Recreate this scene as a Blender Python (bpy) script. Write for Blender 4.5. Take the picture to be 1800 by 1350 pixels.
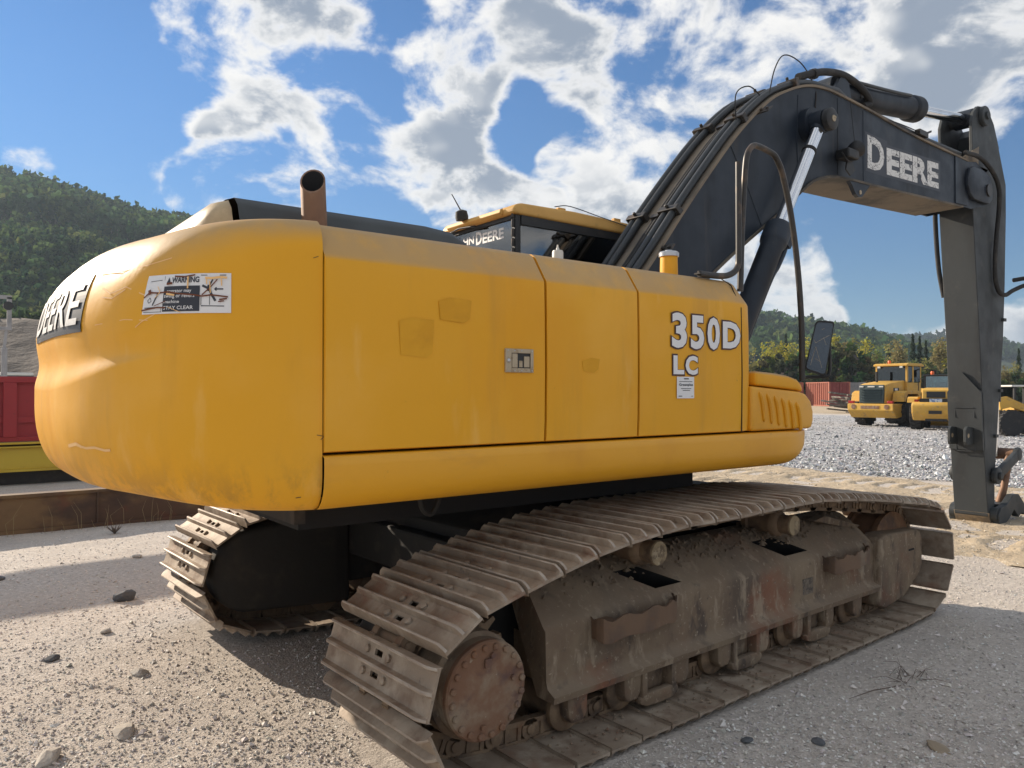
import bpy, bmesh, math, random
import numpy as np
from mathutils import Vector, Matrix
random.seed(7); RNG = np.random.default_rng(7)
R = math.radians; PI = math.pi
for o in list(bpy.data.objects): bpy.data.objects.remove(o)
S = bpy.context.scene
COL = S.collection

# ------------------------------------------------------------------ camera
CAM = Vector((-3.75, -4.27, 1.69)); AZ = R(52.67); PITCH = R(.55)
cd = bpy.data.cameras.new('camera'); cam = bpy.data.objects.new('camera', cd); COL.objects.link(cam)
cam.location = CAM
fwd = Vector((math.cos(AZ)*math.cos(PITCH), math.sin(AZ)*math.cos(PITCH), math.sin(PITCH)))
cam.rotation_euler = fwd.to_track_quat('-Z', 'Y').to_euler()
cd.sensor_width = 36; cd.lens = 27; cd.clip_start = .05; cd.clip_end = 9000
S.camera = cam

# ------------------------------------------------------------------ light
SUN_EL = R(23); LIGHT_H = Vector((.28, -.96, 0))          # horizontal travel of the sunlight
L = Vector((LIGHT_H.x*math.cos(SUN_EL), LIGHT_H.y*math.cos(SUN_EL), -math.sin(SUN_EL)))
sl = bpy.data.lights.new('sun', 'SUN'); sl.energy = 4.2; sl.angle = R(.53); sl.color = (1, .86, .69)
sun = bpy.data.objects.new('sun', sl); COL.objects.link(sun); sun.rotation_euler = L.to_track_quat('-Z', 'Y').to_euler()
sun.location = (-30, 60, 40)
S.view_settings.view_transform = 'Standard'; S.view_settings.look = 'None'
S.view_settings.gamma = 1; S.view_settings.exposure = .86
S.cycles.max_bounces = 6; S.cycles.diffuse_bounces = 3; S.cycles.glossy_bounces = 3
S.cycles.transmission_bounces = 4; S.cycles.transparent_max_bounces = 6
S.cycles.use_denoising = True
S.cycles.caustics_reflective = False; S.cycles.caustics_refractive = False

# ------------------------------------------------------------------ sky
W = bpy.data.worlds.new('World'); S.world = W; W.use_nodes = True
nt = W.node_tree; nt.nodes.clear()
class NG:
    """small helper to write node maths"""
    def __init__(s, t): s.t = t
    def n(s, kind, **kw):
        x = s.t.nodes.new(kind)
        for k, v in kw.items(): setattr(x, k, v)
        return x
    def link(s, a, b): s.t.links.new(a, b)
    def setin(s, sock, v):
        if hasattr(v, 'is_linked') or hasattr(v, 'links'): s.link(v, sock)
        else: sock.default_value = v
    def m(s, op, a, b=0.0, c=None, clamp=False):
        x = s.n('ShaderNodeMath', operation=op, use_clamp=clamp)
        s.setin(x.inputs[0], a); s.setin(x.inputs[1], b)
        if c is not None: s.setin(x.inputs[2], c)
        return x.outputs[0]
    def vm(s, op, a, b=None):
        x = s.n('ShaderNodeVectorMath', operation=op)
        s.setin(x.inputs[0], a)
        if b is not None: s.setin(x.inputs[1] if op != 'SCALE' else x.inputs['Scale'], b)
        return x.outputs['Value'] if op in ('DOT_PRODUCT', 'LENGTH') else x.outputs['Vector']
    def ss(s, v, a, b, lo=0., hi=1., kind='SMOOTHSTEP'):
        x = s.n('ShaderNodeMapRange', interpolation_type=kind)
        s.setin(x.inputs[0], v); x.inputs[1].default_value = a; x.inputs[2].default_value = b
        x.inputs[3].default_value = lo; x.inputs[4].default_value = hi
        return x.outputs[0]
    def noise(s, vec, scale, detail=5, rough=.55, dist=0., lac=2.):
        x = s.n('ShaderNodeTexNoise')
        if vec is not None: s.setin(x.inputs['Vector'], vec)
        x.inputs['Scale'].default_value = scale; x.inputs['Detail'].default_value = detail
        x.inputs['Roughness'].default_value = rough; x.inputs['Distortion'].default_value = dist
        x.inputs['Lacunarity'].default_value = lac
        return x.outputs['Fac']
    def mix(s, f, a, b, blend='MIX'):
        x = s.n('ShaderNodeMix', data_type='RGBA', blend_type=blend)
        s.setin(x.inputs['Factor'], f)
        for sock, v in ((x.inputs['A'], a), (x.inputs['B'], b)):
            if isinstance(v, (tuple, list)): sock.default_value = (*v, 1) if len(v) == 3 else v
            else: s.link(v, sock)
        return x.outputs['Result']
g = NG(nt)
out = g.n('ShaderNodeOutputWorld'); bg = g.n('ShaderNodeBackground'); bg.inputs['Strength'].default_value = .13
sky = g.n('ShaderNodeTexSky', sky_type='NISHITA', sun_disc=False)
sky.sun_elevation = SUN_EL; sky.sun_rotation = math.atan2(-LIGHT_H.x, -LIGHT_H.y)
sky.altitude = 300; sky.air_density = .9; sky.dust_density = .05; sky.ozone_density = 2.5
tc = g.n('ShaderNodeTexCoord'); D = tc.outputs['Generated']
right = fwd.cross(Vector((0, 0, 1))).normalized(); upv = right.cross(fwd)
def pixdir(x, y):   # a direction of the sky, read once off the photograph and then fixed in the world
    return (fwd + right*((x-900)/1350) - upv*((y-675)/1350)).normalized()
BL = [  # cloud banks: centre direction (from photograph), angular radius in degrees, weight
 (420,110,6.5,.5),(560,130,6,.5),(350,130,4,.35),(660,150,5,.35),(320,15,5,.4),(250,5,3.5,.35),(500,20,5,.25),(700,30,5,.3),(830,60,4,.25),
 (780,170,5,.5),(850,150,3,.35),(700,220,4,.3),(560,265,4.2,.45),(640,275,4.5,.45),(740,300,4.5,.45),(800,270,4,.35),(480,260,2,.2),
 (340,290,3.6,.5),(400,265,2.6,.5),(300,320,2.5,.4),(370,330,3,.4),(500,340,2.4,.45),(60,290,2.6,.45),(820,360,3.,.45),(890,345,2.5,.5),(950,355,1.8,.4),(790,350,1.8,.35),
 (1050,60,9,.5),(1200,60,10,.5),(1350,100,9,.5),(960,50,4,.3),(1000,120,4,.25),(1500,70,9,.42),(1650,60,9,.42),(1780,60,7,.4),(1200,190,6.5,.5),(1130,250,4.5,.4),(1180,300,5,.5),(1250,300,5,.4),
 (1090,330,3,.4),(990,265,2.2,.35),(1010,280,2,.3),(960,290,1.3,.3),(1060,400,5,.4),(1120,390,4,.4),(1380,490,5,.35),(1400,440,3,.3),(1370,530,5,.35),
 (1560,405,1.2,.3),(1620,570,2.4,.35),(1560,590,2,.3),(1780,560,3,.4),(1790,600,2.5,.3),(1450,590,2.5,.3),(1700,600,3,.2)]
CL = [(120,150,11,-.5),(60,60,8,-.4),(230,220,6,-.4),(180,330,3,-.3),(900,220,3.5,-.35),(940,180,3,-.3),(1700,300,7,-.4),(1560,480,6,-.4),(1740,450,7,-.4),(1500,400,4,-.35),(480,200,3,-.2),(1020,200,2.5,-.3),(680,350,3.5,-.3),(640,370,4,-.3),(450,380,3,-.25)]
tot = None
for (x, y, r, w) in BL+CL:
    if w > 0 and y > 225: w += .22; r *= 1.1
    d = g.vm('DOT_PRODUCT', D, tuple(pixdir(x, y)))
    v = g.ss(d, math.cos(R(r*1.05)), math.cos(R(r*.18)), 0, w)
    tot = v if tot is None else (g.m('ADD', tot, v))
tot = g.m('MULTIPLY', g.m('MAXIMUM', g.m('MINIMUM', tot, .62), -.5), .62)
def cloud_f(vec):
    a = g.noise(vec, 6.5, 7, .58, .25); b = g.noise(vec, 19., 5, .6, .3)
    return g.m('ADD', g.m('MULTIPLY', g.m('SUBTRACT', a, .5), 2.1), g.m('MULTIPLY', g.m('SUBTRACT', b, .5), .55))
Dv = g.vm('MULTIPLY', D, (1, 1, 1.5))
f0 = cloud_f(Dv)
sdir = Vector((-L.x, -L.y, -L.z))
# out of view the cloud cover is thickened, added as neutral fill light
fill_cloud = g.ss(g.vm('DOT_PRODUCT', D, tuple(fwd)), math.cos(R(50)), math.cos(R(38)), .50, 0)
base_ = g.m('ADD', tot, fill_cloud)
dens = g.m('ADD', f0, base_)
mask = g.ss(dens, .15, .46)
soft = g.m('ADD', g.m('MULTIPLY', g.m('SUBTRACT', g.noise(g.vm('ADD', Dv, tuple(Vector((sdir.x, sdir.y, sdir.z*1.5))*.03)), 6.5, 2.5, .5, .25), .5), 2.3), base_)
grey = g.m('MULTIPLY', g.ss(soft, .16, .62), g.ss(dens, .34, .62), clamp=True)
ccol = g.mix(grey, (4.15, 4.1, 4.02), (1.25, 1.50, 1.90))
hz = g.n('ShaderNodeSeparateXYZ'); g.link(D, hz.inputs[0])
low = g.ss(hz.outputs['Z'], -.02, .42)
skyc = g.mix(1.0, sky.outputs['Color'], g.mix(low, (.155, .255, .325), (.255, .42, .545)), 'MULTIPLY')
hor = g.ss(hz.outputs['Z'], .0, .03)
colr = g.mix(g.m('MULTIPLY', mask, hor), skyc, ccol)
W.cycles.sampling_method = 'MANUAL'; W.cycles.sample_map_resolution = 512
g.link(colr, bg.inputs['Color']); g.link(bg.outputs[0], out.inputs['Surface'])

# ------------------------------------------------------------------ materials
MATS = {}
def mat(name, base, rough=.6, metal=0., layers=(), bump=(), spec=.5, random_shift=False, rough_var=0., coat=0., attr=None, dust=None, grime=None):
    """layers: (colour, scale, lo, hi, strength, stretch, detail) painted on by noise; bump: (scale, strength, distance)"""
    m = bpy.data.materials.new(name); m.use_nodes = True; t = m.node_tree; t.nodes.clear(); q = NG(t)
    o = q.n('ShaderNodeOutputMaterial'); p = q.n('ShaderNodeBsdfPrincipled'); q.link(p.outputs[0], o.inputs['Surface'])
    tcn = q.n('ShaderNodeTexCoord'); vec = tcn.outputs['Object']
    if random_shift:
        oi = q.n('ShaderNodeObjectInfo')
        cv = q.n('ShaderNodeCombineXYZ')
        q.link(q.m('MULTIPLY', oi.outputs['Random'], 37.0), cv.inputs[0]); q.link(q.m('MULTIPLY', oi.outputs['Random'], 91.0), cv.inputs[1])
        vec = q.vm('ADD', vec, cv.outputs[0])
    if attr:
        a = q.n('ShaderNodeAttribute', attribute_name=attr); c = a.outputs['Color']
    else:
        rgb = q.n('ShaderNodeRGB'); rgb.outputs[0].default_value = (*base, 1); c = rgb.outputs[0]
    lastm = None
    for lay in layers:
        colr, sc, lo, hi, stg = lay[:5]; st = lay[5] if len(lay) > 5 else None; det = lay[6] if len(lay) > 6 else 6
        v = q.vm('MULTIPLY', vec, st) if st else vec
        k = q.m('MULTIPLY', q.ss(q.noise(v, sc, det, .6), lo, hi), stg)
        c = q.mix(k, c, colr); lastm = k
    if grime:     # splashed dirt along the lower edges: (colour, full height, none height, strength)
        sx = q.n('ShaderNodeSeparateXYZ'); q.link(vec, sx.inputs[0])
        nz = q.noise(q.vm('MULTIPLY', vec, (1,1,.5)), 6., 7, .7)
        k = q.m('MULTIPLY', q.ss(q.m('ADD', sx.outputs['Z'], q.m('MULTIPLY', q.m('SUBTRACT', nz, .5), .5)), grime[1], grime[2], 1, 0), grime[3])
        k = q.m('MULTIPLY', k, q.ss(nz, .42, .62))
        c = q.mix(k, c, grime[0])
    if dust:      # fine dust lying on what faces upwards: (colour, strength)
        ge = q.n('ShaderNodeNewGeometry'); sx = q.n('ShaderNodeSeparateXYZ'); q.link(ge.outputs['Normal'], sx.inputs[0])
        k = q.m('MULTIPLY', q.m('MULTIPLY', q.ss(sx.outputs['Z'], .12, .75), dust[1]), q.ss(q.noise(vec, 5., 6, .65), .25, .6, .55, 1.))
        c = q.mix(k, c, dust[0])
    q.link(c, p.inputs['Base Color'])
    p.inputs['Roughness'].default_value = rough; p.inputs['Metallic'].default_value = metal
    p.inputs['Specular IOR Level'].default_value = spec
    if coat: p.inputs['Coat Weight'].default_value = coat; p.inputs['Coat Roughness'].default_value = .25
    if rough_var:
        q.link(q.ss(q.noise(vec, 3.5, 5), .3, .7, max(0, rough-rough_var), min(1, rough+rough_var)), p.inputs['Roughness'])
    prev = None
    for (sc, stg, dist) in bump:
        b = q.n('ShaderNodeBump'); b.inputs['Strength'].default_value = stg; b.inputs['Distance'].default_value = dist
        q.link(q.noise(vec, sc, 6, .6), b.inputs['Height'])
        if prev: q.link(prev, b.inputs['Normal'])
        prev = b.outputs[0]
    if prev: q.link(prev, p.inputs['Normal'])
    MATS[name] = m
    return m
Y_ = (.81, .395, .019)
mat('yellow_paint', Y_, .5, 0, [((.92,.50,.085), 1.3, .42, .75, .5), ((.76,.31,.010), .9, .5, .72, .5, (1,1,.45)), ((.60,.30,.045), 5.5, .52, .74, .4, (1,1,.12)), ((.90,.55,.16), 7, .58, .74, .35, (1,1,.25)), ((.50,.23,.03), 3.2, .62, .80, .35, (1,1,.3)), ((.16,.10,.05), 9, .70, .80, .45)], [(1.3,.16,.04),(60,.05,.004)], .3, rough_var=.08, dust=((.36,.285,.19), .70), grime=((.33,.185,.045), 1.30, 1.50, .6))
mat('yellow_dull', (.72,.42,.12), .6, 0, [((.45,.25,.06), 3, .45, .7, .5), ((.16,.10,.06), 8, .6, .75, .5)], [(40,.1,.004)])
mat('yellow_ledge', (.80,.385,.016), .42, 0, [((.66,.29,.012), 2, .45, .7, .5), ((.50,.25,.04), 4, .55, .75, .5, (.3,1,1)), ((.14,.09,.05), 10, .68, .78, .5)], [(50,.05,.004)], coat=.15)
mat('boom_paint', (.016,.024,.038), .5, 0, [((.030,.041,.058), 1.2, .45, .68, .7), ((.008,.011,.017), 2.6, .48, .68, .8, (1,1,.22)), ((.085,.075,.065), 9, .60, .76, .35, (1,1,.10)), ((.075,.062,.052), 3.2, .62, .82, .5, (1,1,.4)), ((.12,.095,.08), 14, .68, .80, .35)], [(4,.06,.01),(70,.1,.003)], .4, rough_var=.1)
mat('boom_top', (.24,.195,.145), .85, 0, [((.12,.105,.09), 3, .45, .7, .7), ((.035,.038,.045), 1.2, .55, .7, .8)], [(30,.15,.004)])
mat('boom_under', (.16,.135,.105), .8, 0, [((.05,.048,.045), 2.2, .42, .62, .85), ((.22,.17,.12), 7, .55, .7, .5)], [(30,.15,.004)])
mat('arm_paint', (.040,.047,.052), .6, 0, [((.018,.020,.023), 2.4, .45, .7, .7, (1,1,.35)), ((.105,.10,.088), 6, .58, .76, .5), ((.20,.155,.10), 16, .70, .80, .4)], [(8,.06,.008),(80,.1,.003)], rough_var=.1)
mat('worn_edge', (.30,.235,.16), .7, 0, [((.10,.09,.08), 7, .45, .62, .7)], [(50,.2,.004)])
mat('black_hood', (.045,.052,.055), .6, 0, [((.085,.095,.095), 2.5, .4, .75, .6)], [(40,.05,.003)])
mat('black_metal', (.018,.019,.021), .5, 0, [((.06,.052,.045), 9, .5, .75, .5)])
mat('dark_inside', (.007,.007,.008), .85)
mat('rail_steel', (.045,.042,.04), .42, .3, [((.16,.11,.075), 9, .5, .72, .7)], [(40,.1,.003)])
mat('chrome', (.82,.83,.85), .12, 1., [((.55,.55,.56), 3, .4, .7, .4, (1,1,.3))])
mat('brown_pipe', (.23,.125,.075), .6, .2, [((.10,.06,.045), 5, .4, .7, .7), ((.36,.24,.15), 12, .55, .75, .6, (1,1,.4))], [(40,.1,.004)])
mat('rubber', (.022,.022,.023), .75, 0, [((.10,.085,.07), 6, .5, .8, .6)])
mat('hose', (.028,.033,.038), .42, 0, [((.07,.065,.06), 14, .5, .75, .6)])
mat('shoe_steel', (.30,.235,.175), .7, .1, [((.46,.385,.30), 5, .42, .66, .8), ((.19,.125,.085), 7, .48, .68, .75), ((.24,.10,.055), 3.2, .56, .72, .6), ((.08,.065,.055), 16, .62, .75, .6)], [(18,.35,.012),(90,.4,.003)], random_shift=True)
mat('link_steel', (.20,.135,.085), .75, .1, [((.33,.23,.14), 9, .45, .7, .8), ((.07,.052,.04), 6, .5, .7, .8), ((.17,.07,.03), 5, .6, .75, .6)], [(30,.4,.008)], random_shift=True)
mat('frame_dirt', (.175,.122,.080), .85, 0, [((.25,.19,.125), 2.6, .40, .68, .85), ((.09,.066,.05), 2.2, .50, .70, .8, (1,1,.35)), ((.22,.085,.045), 1.9, .52, .70, .75), ((.34,.27,.19), 9, .54, .66, .75, (1,1,.35)), ((.055,.042,.036), 7, .56, .68, .75, (1,1,.45)), ((.05,.04,.035), 20, .60, .70, .7), ((.38,.31,.225), 40, .58, .70, .7)], [(5,.3,.02),(22,.4,.01),(120,.4,.002)], dust=((.26,.20,.14), .5))
mat('rust', (.215,.115,.068), .8, .1, [((.30,.235,.165), 3.1, .46, .60, .85), ((.11,.062,.058), 5.2, .50, .62, .8), ((.34,.15,.06), 9, .58, .70, .6), ((.40,.36,.28), 24, .64, .72, .6)], [(22,.25,.008),(120,.4,.003)])
mat('rust_beam', (.10,.058,.038), .8, .1, [((.20,.125,.06), 1.1, .45, .62, .9), ((.05,.034,.03), 2, .5, .7, .8, (.4,1,1)), ((.15,.05,.03), 3, .58, .72, .6)], [(22,.2,.006)])
mat('beam_yellow', (.62,.44,.045), .6, 0, [((.48,.30,.03), 2, .4, .7, .6, (.3,1,1)), ((.10,.06,.03), 8, .62, .74, .7)])
mat('cap_dust', (.33,.255,.155), .85, 0, [((.14,.10,.065), 14, .46, .62, .9), ((.45,.37,.25), 30, .56, .68, .8)], [(60,.4,.004)])
mat('red_paint', (.36,.028,.035), .5, 0, [((.26,.02,.03), 2, .4, .7, .6), ((.12,.03,.03), 10, .62, .75, .5)])
mat('white_decal', (.78,.77,.75), .5, 0, [((.55,.53,.5), 6, .5, .7, .5), ((.07,.07,.08), 21, .66, .69, .9)])
mat('white_clean', (.80,.80,.81), .45)
mat('white_chipped', (.70,.70,.70), .5, 0, [((.05,.057,.068), 9, .575, .60, 1.), ((.05,.057,.068), 26, .62, .64, 1.)])
mat('decal_dark', (.035,.037,.045), .45, 0, [((.28,.26,.24), 12, .62, .66, .8, (.3,.3,2.5))])
mat('decal_black', (.03,.035,.05), .45)
mat('outline_dark', (.07,.025,.02), .5)
mat('rust_scratch', (.17,.055,.025), .8)
mat('tan_scratch', (.90,.56,.24), .7)
mat('zinc', (.46,.38,.27), .55, .35, [((.30,.21,.12), 30, .5, .65, .8), ((.12,.09,.07), 55, .62, .72, .8)])
mat('silver', (.55,.56,.58), .35, .9)
mat('white_plastic', (.62,.62,.58), .5)
mat('orange_lamp', (.85,.14,.02), .35)
mat('loader_yellow', (.64,.375,.06), .6, 0, [((.52,.30,.06), 1.5, .4, .7, .7), ((.26,.18,.10), 3.5, .55, .72, .7), ((.60,.45,.24), 8, .55, .7, .5)])
mat('loader_green', (.028,.052,.058), .5, 0, [((.05,.075,.08), 4, .4, .7, .6)])
mat('tail_red', (.35,.015,.012), .35)
mat('container_red', (.36,.125,.085), .8, 0, [((.24,.08,.06), 1.4, .45, .7, .7), ((.42,.22,.17), 3.5, .55, .72, .6)])
mat('container_dark', (.19,.035,.035), .7, 0, [((.30,.10,.09), 2.5, .5, .72, .6)])
mat('container_grey', (.30,.30,.31), .7, 0, [((.18,.18,.19), 1.5, .45, .7, .7)])
mat('plate_blue', (.55,.65,.78), .5, 0, [((.05,.16,.45), 9, .5, .55, .8)])
mat('bark', (.15,.13,.11), .9, 0, [((.35,.33,.30), 3, .5, .65, .6)])
mat('seat_fabric', (.03,.03,.033), .9)
def glass(name, tint, alpha):
    m = bpy.data.materials.new(name); m.use_nodes = True; t = m.node_tree; t.nodes.clear(); q = NG(t)
    o = q.n('ShaderNodeOutputMaterial'); a = q.n('ShaderNodeBsdfTransparent'); a.inputs[0].default_value = (*tint, 1)
    b = q.n('ShaderNodeBsdfGlossy'); b.inputs['Roughness'].default_value = .03
    fr = q.n('ShaderNodeFresnel'); fr.inputs[0].default_value = 1.6
    mx = q.n('ShaderNodeMixShader'); q.link(q.m('ADD', q.m('MULTIPLY', fr.outputs[0], 1.0), alpha, clamp=True), mx.inputs[0])
    q.link(a.outputs[0], mx.inputs[1]); q.link(b.outputs[0], mx.inputs[2]); q.link(mx.outputs[0], o.inputs['Surface'])
    MATS[name] = m
glass('cab_glass', (.62,.76,.78), .16); glass('dark_glass', (.16,.20,.20), .05)
m = mat('mirror_glass', (.10,.11,.125), .09, .9)

# ------------------------------------------------------------------ mesh helpers
class MB:
    def __init__(s): s.v = []; s.f = []; s.mi = []
    def add(s, v, f, mi=0):
        n = len(s.v); s.v += [tuple(p) for p in v]; s.f += [tuple(i+n for i in q) for q in f]; s.mi += [mi]*len(f); return s
    def box(s, x0, x1, y0, y1, z0, z1, mi=0):
        v = [(x, y, z) for x in (x0, x1) for y in (y0, y1) for z in (z0, z1)]
        return s.add(v, [(0,1,3,2),(4,6,7,5),(0,4,5,1),(2,3,7,6),(0,2,6,4),(1,5,7,3)], mi)
    def obox(s, c, ax, ay, az, h, mi=0):
        c = Vector(c); ax, ay, az = (Vector(a).normalized() for a in (ax, ay, az))
        v = [c+ax*h[0]*i+ay*h[1]*j+az*h[2]*k for i in (-1,1) for j in (-1,1) for k in (-1,1)]
        return s.add(v, [(0,1,3,2),(4,6,7,5),(0,4,5,1),(2,3,7,6),(0,2,6,4),(1,5,7,3)], mi)
    def prism(s, o, axis, c0, c1, mi=0):
        n = len(o)
        def P(a, b, c): return (a, c, b) if axis == 'y' else ((c, a, b) if axis == 'x' else (a, b, c))
        v = [P(a, b, c0) for a, b in o]+[P(a, b, c1) for a, b in o]
        return s.add(v, [tuple(range(n-1, -1, -1)), tuple(range(n, 2*n))]+[(i, (i+1) % n, n+(i+1) % n, n+i) for i in range(n)], mi)
    def tube(s, path, r, n=8, caps=True, mi=0):
        path = [Vector(p) for p in path]; rs = r if isinstance(r, (list, tuple)) else [r]*len(path)
        t0 = (path[1]-path[0]).normalized(); ref = Vector((0,0,1)) if abs(t0.z) < .9 else Vector((1,0,0))
        u = t0.cross(ref).normalized(); v = []; f = []
        for i, p in enumerate(path):
            t = (path[min(i+1, len(path)-1)]-path[max(i-1, 0)]).normalized()
            u = (u-t*u.dot(t)).normalized(); w = t.cross(u)
            for k in range(n):
                a = 2*PI*k/n; v.append(p+(u*math.cos(a)+w*math.sin(a))*rs[i])
        for i in range(len(path)-1):
            for k in range(n): f.append((i*n+k, i*n+(k+1) % n, (i+1)*n+(k+1) % n, (i+1)*n+k))
        if caps: f += [tuple(range(n-1, -1, -1)), tuple((len(path)-1)*n+k for k in range(n))]
        return s.add(v, f, mi)
    def lathe(s, prof, o, axis, n=20, mi=0, caps=True):
        """prof: (radius, height along axis)"""
        o = Vector(o); a = Vector(axis).normalized(); ref = Vector((0,0,1)) if abs(a.z) < .9 else Vector((1,0,0))
        u = a.cross(ref).normalized(); w = a.cross(u); v = []; f = []
        for r, h in prof:
            for k in range(n):
                q = 2*PI*k/n; v.append(o+a*h+(u*math.cos(q)+w*math.sin(q))*r)
        for i in range(len(prof)-1):
            for k in range(n): f.append((i*n+k, i*n+(k+1) % n, (i+1)*n+(k+1) % n, (i+1)*n+k))
        if caps: f += [tuple(range(n-1, -1, -1)), tuple((len(prof)-1)*n+k for k in range(n))]
        return s.add(v, f, mi)
    def strip(s, prof, x0, x1, fn=None, mi=0, nx=1):
        """open profile of (y, z) extruded along x"""
        n = len(prof); v = []; f = []
        for i in range(nx+1):
            x = x0+(x1-x0)*i/nx
            for (y, z) in prof: v.append((x, y, z))
        for i in range(nx):
            for k in range(n-1): f.append((i*n+k, (i+1)*n+k, (i+1)*n+k+1, i*n+k+1))
        return s.add(v, f, mi)
    def mesh(s, name, bevel=0., seg=2, smooth=None, fix=True, weld=False):
        me = bpy.data.meshes.new(name); me.from_pydata(s.v, [], s.f)
        if any(s.mi): me.polygons.foreach_set('material_index', s.mi)
        bm = bmesh.new(); bm.from_mesh(me)
        if weld: bmesh.ops.remove_doubles(bm, verts=bm.verts, dist=1e-5)
        if fix: bmesh.ops.recalc_face_normals(bm, faces=bm.faces)
        if bevel:
            ed = [e for e in bm.edges if len(e.link_faces) == 2 and e.calc_face_angle(0) > R(28)]
            bmesh.ops.bevel(bm, geom=ed, offset=bevel, segments=seg, affect='EDGES', clamp_overlap=True, profile=.5)
        bm.to_mesh(me); bm.free()
        if smooth is not None:
            me.polygons.foreach_set('use_smooth', [True]*len(me.polygons)); me.set_sharp_from_angle(angle=R(smooth))
        return me
    def build(s, name, material, parent=None, bevel=0., seg=2, smooth=None, fix=True, weld=False):
        return link(name, s.mesh(name, bevel, seg, smooth, fix, weld), material, parent)
def link(name, me, material, parent=None):
    o = bpy.data.objects.new(name, me); COL.objects.link(o)
    ms = material if isinstance(material, (list, tuple)) else [material]
    if not me.materials:
        for k in ms: me.materials.append(MATS[k])
    if parent is not None: o.parent = parent
    return o
def empty(name, parent=None, loc=(0,0,0), rz=0.):
    o = bpy.data.objects.new(name, None); COL.objects.link(o); o.location = loc; o.rotation_euler = (0,0,rz)
    o.empty_display_size = .2
    if parent is not None: o.parent = parent
    return o
def tag(o, label=None, cat=None, group=None, kind=None):
    if label: o['label'] = label
    if cat: o['category'] = cat
    if group: o['group'] = group
    if kind: o['kind'] = kind
    return o
def copy_tree(o, parent=None):
    c = o.copy(); COL.objects.link(c); c.parent = parent
    for ch in list(o.children): copy_tree(ch, c)
    return c
def spline(pts, n=6):
    """Catmull-Rom through points"""
    P = [Vector(p) for p in pts]; P = [P[0]*2-P[1]]+P+[P[-1]*2-P[-2]]; o = []
    for i in range(1, len(P)-2):
        for k in range(n):
            t = k/n; a, b, c, d = P[i-1], P[i], P[i+1], P[i+2]
            o.append(.5*((2*b)+(c-a)*t+(2*a-5*b+4*c-d)*t*t+(3*b-a-3*c+d)*t**3))
    o.append(P[-2]); return o
def text2d(body, size=1., bold=0., spacing=1., subdiv=0):
    """letters as flat faces: list of (x, y), faces, width"""
    cu = bpy.data.curves.new('letters', 'FONT'); cu.body = body; cu.size = size; cu.offset = bold; cu.space_character = spacing
    cu.resolution_u = 3
    ob = bpy.data.objects.new('letters', cu); COL.objects.link(ob)
    dg = bpy.context.evaluated_depsgraph_get(); me = bpy.data.meshes.new_from_object(ob.evaluated_get(dg))
    bpy.data.objects.remove(ob); bpy.data.curves.remove(cu)
    if subdiv:
        bm = bmesh.new(); bm.from_mesh(me); bmesh.ops.triangulate(bm, faces=bm.faces)
        for _ in range(subdiv): bmesh.ops.subdivide_edges(bm, edges=[e for e in bm.edges if e.calc_length() > .05*size], cuts=1, use_grid_fill=False)
        bmesh.ops.triangulate(bm, faces=bm.faces); bm.to_mesh(me); bm.free()
    v = [(q.co.x, q.co.y) for q in me.vertices]; f = [tuple(p.vertices) for p in me.polygons]
    bpy.data.meshes.remove(me)
    return v, f
def fit2d(v, x0, x1, y0, y1):
    xs = [p[0] for p in v]; ys = [p[1] for p in v]; a, b, c, d = min(xs), max(xs), min(ys), max(ys)
    return [(x0+(p[0]-a)/(b-a)*(x1-x0), y0+(p[1]-c)/(d-c)*(y1-y0)) for p in v]

mat('shoe_worn', (.35,.29,.235), .6, .15, [((.47,.41,.34), 9, .45, .65, .8), ((.24,.17,.12), 6, .50, .68, .7), ((.12,.09,.07), 20, .62, .74, .6)], [(18,.3,.008),(90,.3,.003)], random_shift=True)

mat('yellow_glare', (.44,.335,.19), .45, 0, [((.66,.50,.30), 4, .45, .65, .7), ((.40,.27,.12), 9, .58, .72, .5)], [(40,.08,.004)])  # pale tone paints the sky glare on the rear of the hood
mat('ceiling_grey', (.22,.22,.215), .9)

def cracked_decal(name, white, dark):
    m_ = mat(name, white, .5, 0, [((.52,.51,.50), 8, .5, .7, .5)]); q = NG(m_.node_tree); p = [n for n in m_.node_tree.nodes if n.type == 'BSDF_PRINCIPLED'][0]
    src = p.inputs['Base Color'].links[0].from_socket; tcn = q.n('ShaderNodeTexCoord'); nv = q.vm('ADD', q.vm('MULTIPLY', tcn.outputs['Object'], (1,1,1.3)), q.vm('SCALE', q.n('ShaderNodeTexNoise').outputs['Color'], .25))
    vo = q.n('ShaderNodeTexVoronoi', feature='DISTANCE_TO_EDGE'); vo.inputs['Scale'].default_value = 9.; q.link(nv, vo.inputs['Vector'])
    k = q.m('MULTIPLY', q.ss(vo.outputs['Distance'], .012, .03, 1, 0), q.ss(q.noise(tcn.outputs['Object'], 3.5, 3), .38, .5))
    k2 = q.ss(q.noise(tcn.outputs['Object'], 7, 5, .6), .60, .63)
    q.link(q.mix(q.m('MAXIMUM', k, k2), src, dark), p.inputs['Base Color'])
cracked_decal('white_chipped', (.72,.72,.71), (.03,.037,.048))

# ================================================================== EXCAVATOR
EX = empty('excavator'); tag(EX, 'large yellow crawler excavator with dark blue-grey boom and dusty brown tracks', 'excavator')
SLEW = R(2.04)

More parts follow.
